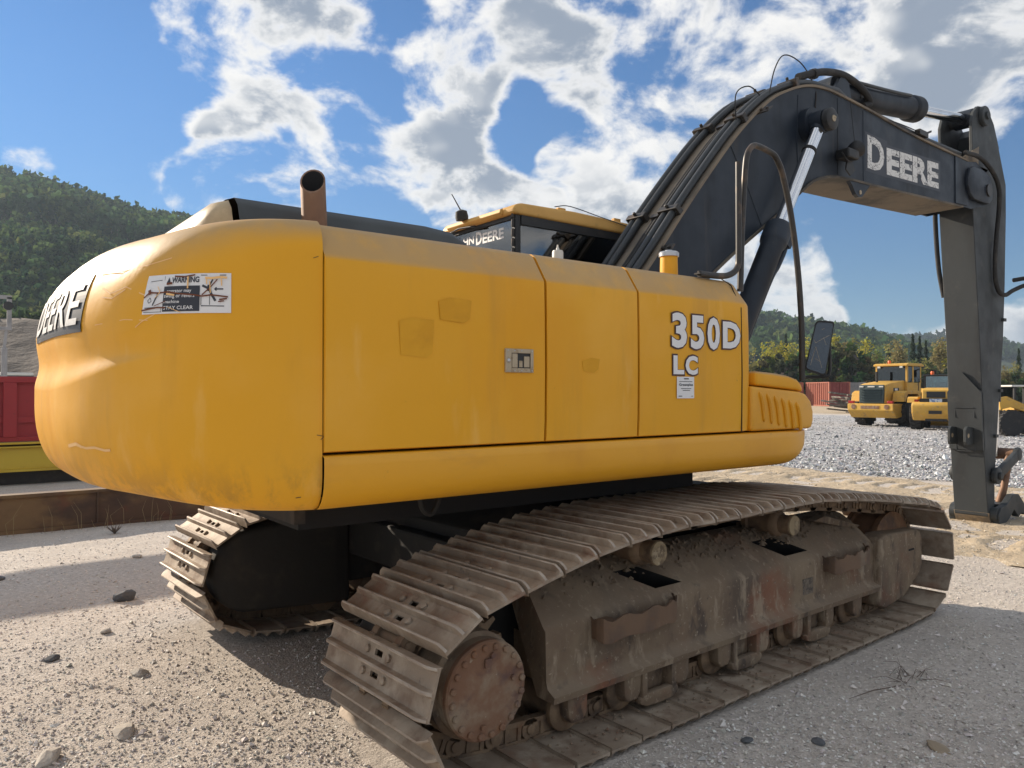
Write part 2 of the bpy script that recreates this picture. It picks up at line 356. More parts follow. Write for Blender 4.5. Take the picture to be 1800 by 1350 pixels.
# ------------------------------------------------------------------ counterweight
CP = (-2.2172,1.0901,3.0066,1.2231,.057,.1403,.1925,.0982,.0434,2.3643,.0349,.1255,.3269,.1016,.1493,.059,.7165)
HW = 1.495; XS = -2.545; U0 = .0512
def smooth(a, b, x):
    t = min(1., max(0., (x-a)/(b-a))); return t*t*(3-2*t)
def cw_plan(u):
    xc, a, n = CP[:3]; c, s = math.cos(PI*u), math.sin(PI*u)
    y = -HW*math.copysign(abs(c)**(2/n), c); x = xc-a*abs(s)**(2/n)
    gx = -(abs(x-xc)/a)**(n-1)/a; gy = math.copysign((abs(y)/HW)**(n-1)/HW, y); l = math.hypot(gx, gy)+1e-9
    return x, y, gx/l, gy/l
def cw_groove(u, z):
    k = min(u, 1-u); dep = .020*smooth(.175, .38, k)
    if dep <= 0: return 0.
    zc = 1.853-.036*smooth(.19, .5, k); wu = .055+.10*smooth(.19, .45, k); wl = .03+.095*smooth(.19, .5, k)
    if z >= zc: t = 1-(z-zc)/wu
    else: t = 1-(zc-z)/wl
    return dep*smooth(0, 1, max(0, t))**.85 if t > 0 else 0.
def cw_surf(u, v, off=0.):
    xc, a, n, zb0, zbr, rbv0, rbvr, rbh0, rbhr, zt0, ztr, rtv0, rtvr, rth0, rthr, s0, s1 = CP
    x, y, nx, ny = cw_plan(u); r = smooth(s0, s1, 1-abs(2*u-1))
    zb = zb0+zbr*r; zt = zt0-ztr*r; rbv = rbv0+rbvr*r; rbh = rbh0+rbhr*r; rtv = rtv0+rtvr*r; rth = rth0+rthr*r
    if v < .25: q = v/.25*PI/2; ins = rbh*(1-math.sin(q)); z = zb+rbv*(1-math.cos(q))
    elif v < .75: ins = 0; z = zb+rbv+(v-.25)/.5*(zt-rtv-zb-rbv)
    else: q = (v-.75)/.25*PI/2; ins = rth*(1-math.cos(q)); z = zt-rtv+rtv*math.sin(q)
    ins += cw_groove(u, z)-off
    return Vector((x-nx*ins, y-ny*ins, z))
def cw_vz(u, z):    # v parameter of a height
    lo, hi = 0., 1.
    for _ in range(26):
        m_ = (lo+hi)/2
        if cw_surf(u, m_).z < z: lo = m_
        else: hi = m_
    return (lo+hi)/2
arc = [0.]; AU = [i/1500 for i in range(1501)]
for i in range(1, 1501):
    a_, b_ = cw_plan(AU[i-1]), cw_plan(AU[i]); arc.append(arc[-1]+math.hypot(a_[0]-b_[0], a_[1]-b_[1]))
def cw_at(s, z, off=.003):      # arc length from the seam side, height
    u = float(np.interp(s, arc, AU)); return cw_surf(u, cw_vz(u, z), off)
mb = MB(); NU = 150
vs = [i/14*.25 for i in range(14)]+[.25+i/84*.5 for i in range(84)]+[.75+i/16*.25 for i in range(17)]
rows = []
for i in range(NU+1):
    u = U0+(1-2*U0)*i/NU; pts = [cw_surf(u, v) for v in vs]
    b0, t0 = pts[0], pts[-1]
    lowin = [Vector((b0.x+(XS-b0.x)*t, b0.y*(1-.1*t), b0.z+.004*t)) for t in (1., .6, .25)]
    topin = [Vector((t0.x+(XS-t0.x)*t, t0.y*(1-.35*t), t0.z+.10*t*(1-abs(2*u-1)*.6))) for t in (.25, .6, 1.)]
    rows.append(lowin+pts+topin)
nv = len(rows[0])
for rw in rows: mb.v += [tuple(p) for p in rw]
for i in range(NU):
    for k in range(nv-1): mb.f.append((i*nv+k, i*nv+k+1, (i+1)*nv+k+1, (i+1)*nv+k)); mb.mi.append(0)
CW = mb.build('counterweight', 'yellow_paint', EX, smooth=50)

def decal(name, v2, f2, fn, material, parent, off):
    m_ = MB(); m_.add([fn(a, b, off) for a, b in v2], f2); return m_.build(name, material, parent, fix=False)
def quad_grid(x0, x1, y0, y1, nx=8, ny=3, skew=None):
    v = []; f = []
    for i in range(nx+1):
        for j in range(ny+1):
            v.append((x0+(x1-x0)*i/nx, y0+(y1-y0)*j/ny))
    for i in range(nx):
        for j in range(ny): a = i*(ny+1)+j; f.append((a, a+ny+1, a+ny+2, a+1))
    return v, f
# letters on the tail: the text runs towards the right hand side, so x is mirrored arc length
SR = 1.469
f_tail = lambda a, b, off: cw_at(2.52-a, b, off)
v2, f2 = quad_grid(.0, 2.52-1.43, 1.93, 2.175, 60, 16); decal('decal_patch', v2, f2, f_tail, 'decal_dark', CW, .004)
v2, f2 = text2d('DEERE', 1, .012, 1.05, 2); v2 = fit2d(v2, .06, 2.52-SR, 1.962, 2.135)
decal('lettering', v2, f2, f_tail, 'white_decal', CW, .009)
# warning sticker
WS0, WS1, WZ0, WZ1 = .655, .995, 1.978, 2.125
def f_warn(a, b, off):   # a 0..1 left to right, b 0..1 bottom to top
    return cw_at(WS1-(WS1-WS0)*a+.012*(1-b)*(1-a), WZ0+(WZ1-WZ0)*b+.003*(a-.5), off)
v2, f2 = quad_grid(0, 1, 0, 1, 14, 6); WL = decal('warning_sticker', v2, f2, f_warn, 'white_clean', CW, .0025)
mk = MB()
v2, f2 = quad_grid(.26, .675, .05, .69, 6, 3); mk.add([f_warn(a, b, .004) for a, b in v2], f2)
v2, f2 = text2d('WARNING', 1, .03, 1, 1); v2 = fit2d(v2, .345, .665, .77, .92); mk.add([f_warn(a, b, .004) for a, b in v2], f2)
mk.add([f_warn(a, b, .004) for a, b in ((.28,.77),(.335,.77),(.3075,.92))], [(0,1,2)])
def stroke(mb_, pts, w, fn, off, asp=.43):
    for (a, b), (c, d) in zip(pts, pts[1:]):
        dx, dy = (c-a), (d-b)*asp; l = math.hypot(dx, dy)+1e-9; nx, ny = -dy/l*w, dx/l*w/asp
        mb_.add([fn(a+nx, b+ny, off), fn(a-nx, b-ny, off), fn(c-nx, d-ny, off), fn(c+nx, d+ny, off)], [(0,1,2,3)])
for pts, w in (([(.13,.22),(.19,.55)],.008), ([(.03,.16),(.22,.17)],.005), ([(.68,.95),(.95,.95)],.004), ([(.69,.18),(.93,.17)],.005),
               ([(.70,.69),(.76,.62)],.012), ([(.81,.84),(.77,.66)],.008), ([(.77,.66),(.79,.5),(.84,.3)],.012), ([(.76,.55),(.77,.7)],.014),
               ([(.83,.60),(.92,.60)],.007), ([(.83,.60),(.85,.64)],.006), ([(.83,.60),(.85,.56)],.006), ([(.69,.2),(.69,.4)],.003), ([(.78,.2),(.78,.45)],.003),
               ([(.06,.35),(.09,.42),(.11,.33),(.08,.28),(.06,.35)],.003), ([(.06,.84),(.22,.86)],.003), ([(.24,.04),(.25,.96)],.002),([(.02,.05),(.25,.05)],.003)):
    stroke(mk, pts, w, f_warn, .004)
mk.build('print', 'decal_black', WL, fix=False)
mk = MB()
for body, x0, x1, y0, y1 in (('operator may', .30, .585, .50, .60), ('swing or revers', .275, .62, .37, .49), ('machine', .275, .455, .26, .34), ('STAY CLEAR', .275, .61, .10, .19)):
    v2, f2 = text2d(body, 1, .012, 1, 1); v2 = fit2d(v2, x0, x1, y0, y1); mk.add([f_warn(a, b, .0055) for a, b in v2], f2)
mk.build('print', 'white_clean', WL, fix=False)
mk = MB()
for pts, w in (([(.01,.42),(.08,.55),(.2,.53),(.32,.55),(.45,.49),(.6,.46),(.7,.42),(.8,.45),(.97,.40)],.008), ([(.0,.1),(.1,.13),(.2,.16),(.3,.15)],.008),
               ([(.07,.62),(.09,.5)],.018), ([(.38,.94),(.5,.92),(.62,.96)],.008), ([(.86,.84),(.78,.62),(.70,.45)],.006), ([(.88,.33),(.96,.36)],.008), ([(.16,.2),(.3,.32)],.004), ([(.87,.28),(.93,.30)],.006), ([(.29,.75),(.36,.77)],.012)):
    stroke(mk, pts, w, f_warn, .007)
mk.build('scratch', 'rust_scratch', WL, fix=False)['kind'] = 'stuff'
mk = MB()
for pts, w in (([(.73,.88),(.8,.87),(.9,.9),(.96,.88)],.012), ([(.745,.88),(.75,.72)],.006), ([(.9,.88),(.905,.68)],.006), ([(.54,.92),(.545,.62)],.008), ([(.33,.16),(.48,.02)],.003), ([(.18,.7),(.22,.55),(.16,.4)],.004), ([(.78,.8),(.79,.5)],.005),([(.3,.5),(.4,.46)],.01)):
    stroke(mk, pts, w, f_warn, .0075)
mk.build('scratch', 'tan_scratch', WL, fix=False)['kind'] = 'stuff'
# scuffs scraped into the paint of the tail
mk = MB(); f_s = lambda a, b, off: cw_at(a, b, off)
for pts, w in (([(1.30,2.10),(1.22,2.07),(1.12,2.09),(1.0,2.05),(.92,2.06)],.0022), ([(1.36,2.16),(1.2,2.155),(1.02,2.17),(.9,2.19)],.002), ([(1.28,2.06),(1.2,2.05),(1.12,2.08)],.0022),
               ([(1.5,1.47),(1.4,1.462),(1.32,1.468),(1.24,1.46),(1.2,1.463)],.005), ([(1.62,1.46),(1.5,1.475),(1.45,1.465)],.007), ([(1.3,1.95),(1.1,1.962),(.98,1.955)],.0016), ([(.9,2.0),(1.01,1.95),(1.04,1.93)],.0018)):
    stroke(mk, pts, w, f_s, .002, 1.)
mk.build('scratch', 'tan_scratch', CW, fix=False)['kind'] = 'stuff'
mk = MB()
for pts, w in (([(.36,2.20),(.34,2.208)],.0012), ([(.22,1.90),(.215,1.905)],.004), ([(.30,1.345),(.27,1.34)],.003), ([(.33,1.52),(.345,1.523),(.315,1.517),(.33,1.505)],.0013), ([(.42,1.285),(.40,1.287)],.0016), ([(.14,1.35),(.13,1.345)],.003)):
    stroke(mk, pts, w, f_s, .002, 1.)
mk.build('scuff', 'outline_dark', CW, fix=False)['kind'] = 'stuff'

# ------------------------------------------------------------------ upper frame, doors, hood
mb = MB()
mb.box(-2.5, .72, -1.40, 1.40, 1.27, 1.44); mb.box(-2.60, -.45, -1.40, -.42, 1.44, 2.22); mb.box(-2.60, -.35, .42, 1.40, 1.44, 2.22)
mb.box(-2.6, -.5, -.42, .42, 1.44, 2.25); mb.box(-.45, .16, -1.40, -.5, 1.44, 2.22)
mb.box(-.3, 1.25, -.40, -.30, 1.40, 2.05); mb.box(-.3, 1.25, .30, .40, 1.40, 2.05); mb.box(-.3, 1.3, -.4, .4, 1.25, 1.45)
mb.box(-2.45, .20, -1.02, 1.02, 1.08, 1.272); mb.build('upper_frame', 'dark_inside', EX)
SIDE = [(-1.470,1.452),(-1.492,1.458),(-1.497,1.55),(-1.500,1.80),(-1.498,2.05),(-1.495,2.20),(-1.490,2.214),(-1.481,2.226),(-1.413,2.328),(-1.402,2.338),(-1.38,2.352),(-1.25,2.382),(-.90,2.415),(-.55,2.43)]
def panel(name, x0, x1, mat_='yellow_paint', sgn=1, nx=10):
    m_ = MB(); pr = [(y*sgn, z) for y, z in SIDE]
    m_.strip(pr, x0, x1, nx=nx)
    for xe in (x0, x1):   # returned edges, so the gap between doors has depth
        n = len(pr); vin = [(xe, y*.985 if abs(y) > 1 else y, z-.03 if z > 2.2 else z) for y, z in pr]
        m_.add([(xe, y, z) for y, z in pr]+vin, [(k, k+1, n+k+1, n+k) for k in range(n-1)])
    return m_.build(name, mat_, EX, smooth=32)
D1 = panel('side_door', XS+.010, -1.443); D2 = panel('side_door', -1.428, -.817); D3 = panel('side_panel', -.801, .06)
panel('side_panel', XS+.012, -.35, sgn=-1, nx=4)
# rounded nose of the side panel
mb = MB(); n = len(SIDE); K = 9
nose = []
for i in range(K+1):
    a = i/K*PI/2; row = []
    for (y, z) in SIDE:
        row.append((.06+.19*math.sin(a)-.10*smooth(2.15, 2.43, z)*math.sin(a)**2, y+.16*(1-math.cos(a))*smooth(.0, .3, abs(y)-.6), z-.05*smooth(2.2, 2.4, z)*math.sin(a)**3))
    nose.append(row)
nose.append([(.235, -.95, min(z, 2.36)) for y, z in SIDE])
for rw in nose: mb.v += rw
for i in range(len(nose)-1):
    for k in range(n-1): mb.f.append((i*n+k, (i+1)*n+k, (i+1)*n+k+1, i*n+k+1)); mb.mi.append(0)
NOSE = mb.build('front_panel', 'yellow_paint', EX, smooth=40)
mb = MB(); mb.tube([(.062,-1.4975,1.452),(.062,-1.5015,1.8),(.062,-1.4955,2.18),(.06,-1.426,2.322),(.058,-1.36,2.366)], .0035, 5); mb.build('seam', 'dark_inside', NOSE)
# deck skirt below the doors
SK = [(-1.44,1.444),(-1.494,1.441),(-1.503,1.434),(-1.505,1.40),(-1.503,1.355)]+[(-1.405-.098*math.cos(t_*PI/12), 1.355-.130*math.sin(t_*PI/12)) for t_ in range(1, 7)]+[(-1.0,1.226)]
mb = MB(); xs = [XS+.004, -2.0, -1.4, -.8, -.2, .2, .5]; rws = [[(x, y, z) for y, z in SK] for x in xs]
for a in [i/10*PI/2 for i in range(1, 11)]:     # the front end is rounded off in side view and in plan
    rws.append([(.5+.37*math.sin(a), y+.10*(1-math.cos(a))*1.4, 1.444-(1.444-z)*(1-.62*(1-math.cos(a))**1.3)) for y, z in SK])
rws.append([(.862, -1.0, 1.444-(1.444-z)*.35) for y, z in SK])
n = len(SK)
for rw in rws: mb.v += rw
for i in range(len(rws)-1):
    for k in range(n-1): mb.f.append((i*n+k, (i+1)*n+k, (i+1)*n+k+1, i*n+k+1)); mb.mi.append(0)
SKO = mb.build('deck_skirt', 'yellow_ledge', EX, smooth=50)
mb = MB(); mb.strip([(1.44,1.446),(1.515,1.43),(1.51,1.30),(1.42,1.242),(1.0,1.240)], XS, .85); mb.build('deck_skirt', 'yellow_ledge', EX, smooth=50)
# step housing in front with pressed ribs
prof = [(.16,1.452),(.80,1.452),(.822,1.50),(.822,1.56),(.795,1.63),(.735,1.675),(.66,1.690),(.16,1.722)]
mb = MB(); mb.prism(prof, 'y', -1.498, -.75); ST = mb.build('step_housing', 'yellow_ledge', EX, bevel=.018, seg=3, smooth=40)
prof = [(.215,1.728),(.66,1.697),(.725,1.684),(.705,1.735),(.655,1.768),(.55,1.790),(.38,1.805),(.215,1.812)]
mb = MB(); mb.prism(prof, 'y', -1.490, -.75); mb.build('step_cover', 'yellow_paint', EX, bevel=.02, seg=3, smooth=40)
for k in range(6):
    x = .245+k*.078; top = 1.690-.0135*k; mb = MB()
    path = [(x-.012, -1.5005, top), (x+.012, -1.502, top-.06), (x+.028, -1.502, top-.13), (x+.034, -1.5005, top-.185)]
    mb.tube(spline(path, 4), [.002]+[.0125]*(len(spline(path, 4))-2)+[.002], 6); mb.build('rib', 'yellow_ledge', ST, smooth=60)
# door latch
mb = MB()
for (x0, x1, z0, z1) in ((-1.68,-1.645,1.776,1.884), (-1.535,-1.518,1.776,1.884), (-1.645,-1.535,1.864,1.884), (-1.645,-1.535,1.776,1.796)): mb.box(x0, x1, -1.509, -1.496, z0, z1)
LT = mb.build('door_latch', 'zinc', D1, bevel=.002)
mb = MB(); mb.box(-1.645, -1.535, -1.5025, -1.498, 1.796, 1.864); mb.build('recess', 'black_metal', LT)
mb = MB(); mb.box(-1.641, -1.610, -1.507, -1.502, 1.798, 1.862); mb.box(-1.572, -1.54, -1.5065, -1.502, 1.80, 1.85); mb.box(-1.60,-1.58,-1.505,-1.502,1.80,1.83); mb.build('paddle', 'zinc', LT, bevel=.002)
mb = MB(); mb.lathe([(.009,0),(.009,.004),(.005,.007)], (-1.664,-1.509,1.830), (0,-1,0), 10)
for x, z in ((-1.668,1.876),(-1.63,1.875),(-1.59,1.875),(-1.53,1.875),(-1.63,1.785),(-1.59,1.785),(-1.53,1.785)): mb.lathe([(.003,0),(.003,.003)], (x,-1.509,z), (0,-1,0), 6)
mb.build('screw', 'silver', LT)
# model number on the side panel
f_side = lambda a, b, off: (a, -1.501-off, b)
for body, x0, x1, z0, z1 in (('3', -.561,-.432,1.923,2.121), ('5', -.405,-.285,1.921,2.115), ('0', -.262,-.146,1.922,2.112), ('D', -.125,.045,1.935,2.095), ('L', -.549,-.455,1.780,1.888), ('C', -.450,-.341,1.778,1.889)):
    v2, f2 = text2d(body, 1, .075 if body in 'DLC' else .06); e = .006
    decal('numeral_outline', fit2d(v2, x0-e, x1+e, z0-e, z1+e), f2, f_side, 'outline_dark', D3, .002)
    v2, f2 = text2d(body, 1, .045 if body in 'DLC' else .035)
    decal('numeral', fit2d(v2, x0+.003, x1-.003, z0+.003, z1-.003), f2, f_side, 'white_clean', D3, .0045)
v2, f2 = quad_grid(-.517, -.374, 1.652, 1.770, 1, 1); LBL = decal('paper_label', v2, f2, f_side, 'white_clean', D3, .003)
mk = MB(); v2, f2 = text2d('Greenplus', 1, .02); mk.add([f_side(a, b, .0045) for a, b in fit2d(v2, -.50, -.385, 1.716, 1.734)], f2)
for x0, x1, z0, z1 in ((-.46,-.42,1.756,1.762), (-.50,-.39,1.742,1.745), (-.485,-.40,1.704,1.707), (-.47,-.41,1.694,1.697), (-.505,-.475,1.662,1.666), (-.40,-.385,1.662,1.665)):
    mk.add([f_side(a, b, .0045) for a, b in ((x0,z0),(x1,z0),(x1,z1),(x0,z1))], [(0,1,2,3)])
mk.build('print', 'decal_black', LBL, fix=False)
# old paint patches where stickers have been
mat('old_patch', (.70,.335,.013), .5, 0, [((.75,.372,.017), 5, .40, .58, .95), ((.60,.28,.012), 9, .5, .7, .5)], [(1.3,.16,.04)], .3)
for x0, x1, z0, z1 in ((-2.02,-1.87,1.985,2.085), (-2.21,-2.06,1.83,1.99), (-1.20,-1.10,1.78,1.85)):
    mk = MB(); mk.add([f_side(a, b, .0008) for a, b in ((x0,z0+.01),(x1-.03,z0),(x1,z0+.02),(x1+.01,z1),(x0+.05,z1+.006),(x0-.008,z1-.012))], [(0,1,2,3,4,5)]); mk.build('faded_patch', 'old_patch', D1 if x0 < -1.5 else D2, fix=False)
# raised dark hood over the engine, its rear end pale with sky glare put into the colour
prof = [(-1.02,2.34),(-1.00,2.40),(-.965,2.485),(-.92,2.525),(-.80,2.54),(.80,2.54),(.95,2.50),(1.0,2.34)]
mb = MB(); n = len(prof)
sec = []
for x, k in ((-2.70,1.),(-1.75,1.),(-1.60,.93),(-1.52,.75),(-1.46,.35),(-1.45,.0)): sec.append([(x, y, 2.34+(z-2.34)*k) for y, z in prof])
for rw in sec: mb.v += rw
for i in range(len(sec)-1):
    for k in range(n-1): mb.f.append((i*n+k, (i+1)*n+k, (i+1)*n+k+1, i*n+k+1)); mb.mi.append(0)
mb.build('engine_hood', 'black_hood', EX, smooth=45)
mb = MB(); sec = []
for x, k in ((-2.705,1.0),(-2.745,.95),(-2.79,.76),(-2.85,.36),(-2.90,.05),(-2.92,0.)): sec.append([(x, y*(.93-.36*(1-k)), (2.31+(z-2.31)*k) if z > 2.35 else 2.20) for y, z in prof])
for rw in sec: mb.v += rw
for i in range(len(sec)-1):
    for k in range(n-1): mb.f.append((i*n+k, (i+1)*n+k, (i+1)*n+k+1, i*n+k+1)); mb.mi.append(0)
mb.build('hood_end', 'yellow_glare', EX, smooth=50)
# exhaust stack, cut at a slant
mb = MB(); N = 20; base = Vector((-2.405,-1.09,2.36)); ax = Vector((-.06,-.03,1)).normalized(); u_ = ax.cross(Vector((0,1,0))).normalized(); w_ = ax.cross(u_)
cut = Vector((-.55,-.95,.0)).normalized(); rowv = []
for r_, lo in ((.054,0),(.054,1),(.047,1),(.047,.3)):
    rw = []
    for k in range(N):
        a = 2*PI*k/N; o_ = u_*math.cos(a)*r_+w_*math.sin(a)*r_; h_ = .0 if lo == 0 else (.245-1.15*o_.dot(cut) if lo == 1 else .05)
        rw.append(base+ax*h_+o_)
    rowv.append(rw)
for rw in rowv: mb.v += [tuple(p) for p in rw]
for i in range(3):
    for k in range(N): mb.f.append((i*N+k, i*N+(k+1) % N, (i+1)*N+(k+1) % N, (i+1)*N+k)); mb.mi.append(1 if i == 2 else 0)
mb.f.append(tuple(3*N+k for k in range(N))); mb.mi.append(1)
mb.build('exhaust_stack', ['brown_pipe', 'dark_inside'], EX, smooth=40)
# fuel filler and breather
mb = MB(); mb.lathe([(.055,0),(.052,.13)], (-.14,-1.12,2.385), (0,0,1), 18); FF = mb.build('filler_neck', 'yellow_paint', EX, smooth=40)
mb = MB(); mb.lathe([(.061,.128),(.062,.15),(.055,.158),(.026,.16),(.022,.168)], (-.14,-1.12,2.385), (0,0,1), 18); mb.build('cap', 'silver', FF, smooth=40)
mb = MB(); mb.lathe([(.060,-.02),(.058,.0),(.035,.012),(.032,.014),(.032,.075),(.028,.085),(.010,.087),(.008,.10),(.005,.105),(.004,.118)], (-.89,-.95,2.408), (0,0,1), 16)
BR = mb.build('breather', 'white_plastic', EX, smooth=40)
mb = MB(); mb.lathe([(.075,-.005),(.075,.006)], (-.89,-.95,2.405), (0,0,1), 16); mb.box(-.75,-.72,-.98,-.95,2.39,2.42); mb.build('flange', 'rail_steel', BR)

# ------------------------------------------------------------------ handrail and mirror
mb = MB(); mb.tube(spline([(-.20,-1.40,2.37),(.0,-1.40,2.375),(.09,-1.405,2.395),(.145,-1.41,2.44),(.158,-1.41,2.52),(.158,-1.41,2.8),(.158,-1.41,3.08)], 5), .019, 10)
HR = mb.build('handrail', 'rail_steel', EX, smooth=60)
mb = MB(); mb.tube(spline([(.185,-1.40,2.30),(.205,-1.40,2.7),(.232,-1.405,3.05),(.25,-1.41,3.15),(.30,-1.41,3.205),(.36,-1.41,3.215),(.47,-1.41,3.205),(.53,-1.41,3.19),(.575,-1.41,3.15),(.62,-1.41,3.08),(.71,-1.41,2.84),(.785,-1.41,2.5),(.828,-1.41,2.12),(.832,-1.41,1.76)], 5), .019, 10)
mb.build('handrail', 'rail_steel', EX, smooth=60)
mb = MB(); mb.box(-.22,-.06,-1.42,-1.38,2.366,2.374); mb.lathe([(.012,0),(.012,.012)], (-.2,-1.40,2.374), (0,0,1), 6); mb.lathe([(.012,0),(.012,.012)], (-.1,-1.40,2.374), (0,0,1), 6); mb.build('bracket', 'rail_steel', HR)
mc = [Vector(p) for p in ((.921,-1.460,2.159),(.996,-1.545,2.150),(.957,-1.50,1.787),(.873,-1.405,1.833))]
nrm = Vector((-.75,-.66,0)).normalized()
cen = sum(mc, Vector())/4
def rr(c, t, n=5):     # rounded outline of a quad
    o_ = []
    for i in range(4):
        p, a, b = c[i], c[i-1], c[(i+1) % 4]
        pa, pb = p+(a-p).normalized()*t, p+(b-p).normalized()*t
        for k in range(n+1): s_ = k/n; o_.append(pa*(1-s_)**2+p*2*s_*(1-s_)+pb*s_**2)
    return o_
ol = rr(mc, .025); n = len(ol); mb = MB(); back = -nrm*.035
mb.add([p+nrm*.004 for p in ol]+[p+back*.6 for p in ol]+[cen+(p-cen)*.8+back for p in ol], [(k, (k+1) % n, n+(k+1) % n, n+k) for k in range(n)]+[(n+k, n+(k+1) % n, 2*n+(k+1) % n, 2*n+k) for k in range(n)]+[tuple(range(2*n, 3*n))])
il = [cen+(p-cen)*.93 for p in ol]
mb.add([p+nrm*.004 for p in ol]+[p+nrm*.004 for p in il]+list(p+nrm*.001 for p in il), [(k, (k+1) % n, n+(k+1) % n, n+k) for k in range(n)]+[(n+k, n+(k+1) % n, 2*n+(k+1) % n, 2*n+k) for k in range(n)])
MR = mb.build('mirror', 'rubber', EX, fix=False)
mb = MB(); mb.add([p+nrm*.0012 for p in il], [tuple(range(n))]); mb.build('mirror_glass', 'mirror_glass', MR, fix=False)
mk = MB(); bx = (mc[2]-mc[3]).normalized(); by = (mc[0]-mc[3])
f_mir = lambda a, b, off: mc[3]+(mc[2]-mc[3])*a+by*b+nrm*off
for pts in ([(.2,.12),(.25,.5),(.6,.25),(.75,.14)], [(.25,.5),(.2,.2)], [(.35,.28),(.62,.25)], [(.1,.62),(.2,.57),(.45,.68),(.75,.80)], [(.5,.72),(.7,.6)], [(.35,.86),(.45,.9)]):
    stroke(mk, pts, .006, f_mir, .002, 2.2)
mk.build('crack', 'zinc', MR, fix=False)['kind'] = 'stuff'
mb = MB(); mb.tube(spline([(.835,-1.41,1.79),(.90,-1.40,1.785),(.99,-1.475,1.79),(1.01,-1.497,1.81),(1.015,-1.50,1.9),(1.01,-1.495,2.03)], 5), .011, 8); mb.lathe([(.022,-.03),(.026,0),(.022,.03)], (1.0,-1.49,2.02), (.75,.66,0), 10)
mb.build('mirror_arm', 'black_metal', EX, smooth=60)

# ------------------------------------------------------------------ cab
CX0, CX1, CY0, CY1 = -.10, 1.42, .47, 1.47
CB = empty('cab', EX)
mb = MB(); mb.box(CX0, CX1, CY0, CY1, 1.40, 2.28); mb.build('cab_body', 'yellow_paint', CB, bevel=.03)
prof = [(CX0-.03,3.075),(CX0-.035,3.115),(CX0+.0,3.155),(CX0+.06,3.168),(.5,3.178),(1.25,3.16),(1.40,3.12),(1.43,3.06)]
mb = MB(); mb.prism(prof, 'y', CY0-.02, CY1+.02); RF = mb.build('roof', 'yellow_dull', CB, bevel=.025, seg=3, smooth=40)
mb = MB(); mb.prism([(CX0-.036,3.075),(CX0-.066,3.10),(CX0-.055,3.13),(CX0-.03,3.14)], 'y', CY0+.12, CY1-.1); mb.build('roof_trim', 'yellow_dull', RF, bevel=.006)
for x in (.36, 1.0): mb = MB(); mb.box(x,x+.08,CY0+.02,CY0+.06,3.16,3.20); mb.build('roof_lug', 'yellow_dull', RF, bevel=.006)
for y in (.62, .9, 1.36):
    mb = MB(); mb.lathe([(.016,0),(.016,.012),(.008,.013)], (CX0-.035,y,3.10), (-1,0,0), 12); mb.build('plug', 'black_metal', RF)
for (x0, x1, y0, y1) in ((CX0, CX0+.055, CY0, CY0+.05), (CX0, CX0+.055, CY1-.05, CY1), (1.34, CX1, CY0, CY0+.05), (1.34, CX1, CY1-.05, CY1)):
    mb = MB(); mb.box(x0, x1, y0, y1, 2.28, 3.08); mb.build('pillar', 'black_metal', CB, bevel=.012)
for bb in ((CX0+.055, 1.34, CY0-.004, CY0+.012, 3.0, 3.076), (CX0-.004, CX0+.012, CY0+.05, CY1-.05, 3.045, 3.076), (.62, .68, CY1-.03, CY1, 2.28, 3.08)): mb = MB(); mb.box(*bb); mb.build('window_frame', 'black_metal', CB)
mb = MB(); mb.box(CX0+.055, 1.34, CY0+.014, CY0+.020, 2.28, 3.06); mb.build('side_window', 'cab_glass', CB)
mb = MB(); mb.box(CX0+.014, CX0+.020, CY0+.05, CY1-.05, 2.28, 3.06); RW = mb.build('rear_window', 'cab_glass', CB)
mb = MB(); mb.box(1.38, 1.388, CY0+.05, CY1-.05, 2.2, 3.06); mb.build('windscreen', 'cab_glass', CB)
mb = MB(); mb.box(.0, 1.34, CY1-.02, CY1-.014, 2.28, 3.06); mb.build('side_window', 'cab_glass', CB)
f_rw = lambda a, b, off: (CX0+.012-off, -a, b)
mk = MB()
for body, x0, x1, z1 in (('EERE', -.935, -.64, 3.0), ('D', -1.03, -.945, 3.022), ('JOHN', -1.36, -1.06, 3.0)):
    v2, f2 = text2d(body, 1, .03); mk.add([f_rw(a, b, .0) for a, b in fit2d(v2, x0, x1, 2.915, z1)], f2)
mk.build('lettering', 'white_clean', RW, fix=False)
mb = MB(); mb.box(.25, .45, .72, 1.22, 2.35, 2.80); mb.box(.27, .40, .83, 1.11, 2.82, 2.98); mb.box(.2,.75,.72,1.22,2.1,2.35); mb.build('seat', 'seat_fabric', CB, bevel=.04, seg=3, smooth=50)
mb = MB(); mb.box(.75,1.36,CY0+.03,CY0+.10,2.28,2.72); mb.tube([(.95,.8,2.30),(.95,.8,2.62)], .02, 8); mb.tube([(1.3,.6,2.9),(1.3,1.3,2.9)], .05, 8); mb.build('interior_trim', 'seat_fabric', CB); mb = MB(); mb.box(.0, 1.34, CY0+.05, CY1-.05, 3.03, 3.07); mb.build('headliner', 'ceiling_grey', CB)
mb = MB(); mb.lathe([(.052,0),(.055,.03),(.048,.075),(.012,.09)], (CX0-.08,1.10,3.125), (-.15,0,1), 14); AN = mb.build('antenna', 'rubber', CB, smooth=50)
mb = MB(); mb.tube([(CX0-.09,1.10,3.20),(CX0-.12,1.20,3.36)], [.006,.004], 6); mb.build('whip', 'rubber', AN)
mb = MB(); mb.tube(spline([(.3,CY0,3.19),(.45,CY0-.02,3.21),(.8,CY0-.03,3.165),(1.1,CY0-.03,3.13),(1.3,CY0-.02,3.1)], 5), .004, 5); mb.build('cable', 'rubber', CB)
mb = MB(); mb.tube([(CX0-.02,1.46,3.06),(CX0-.05,1.2,3.075),(CX0-.05,.95,3.055)], .008, 6); mb.build('wiper', 'black_metal', CB)
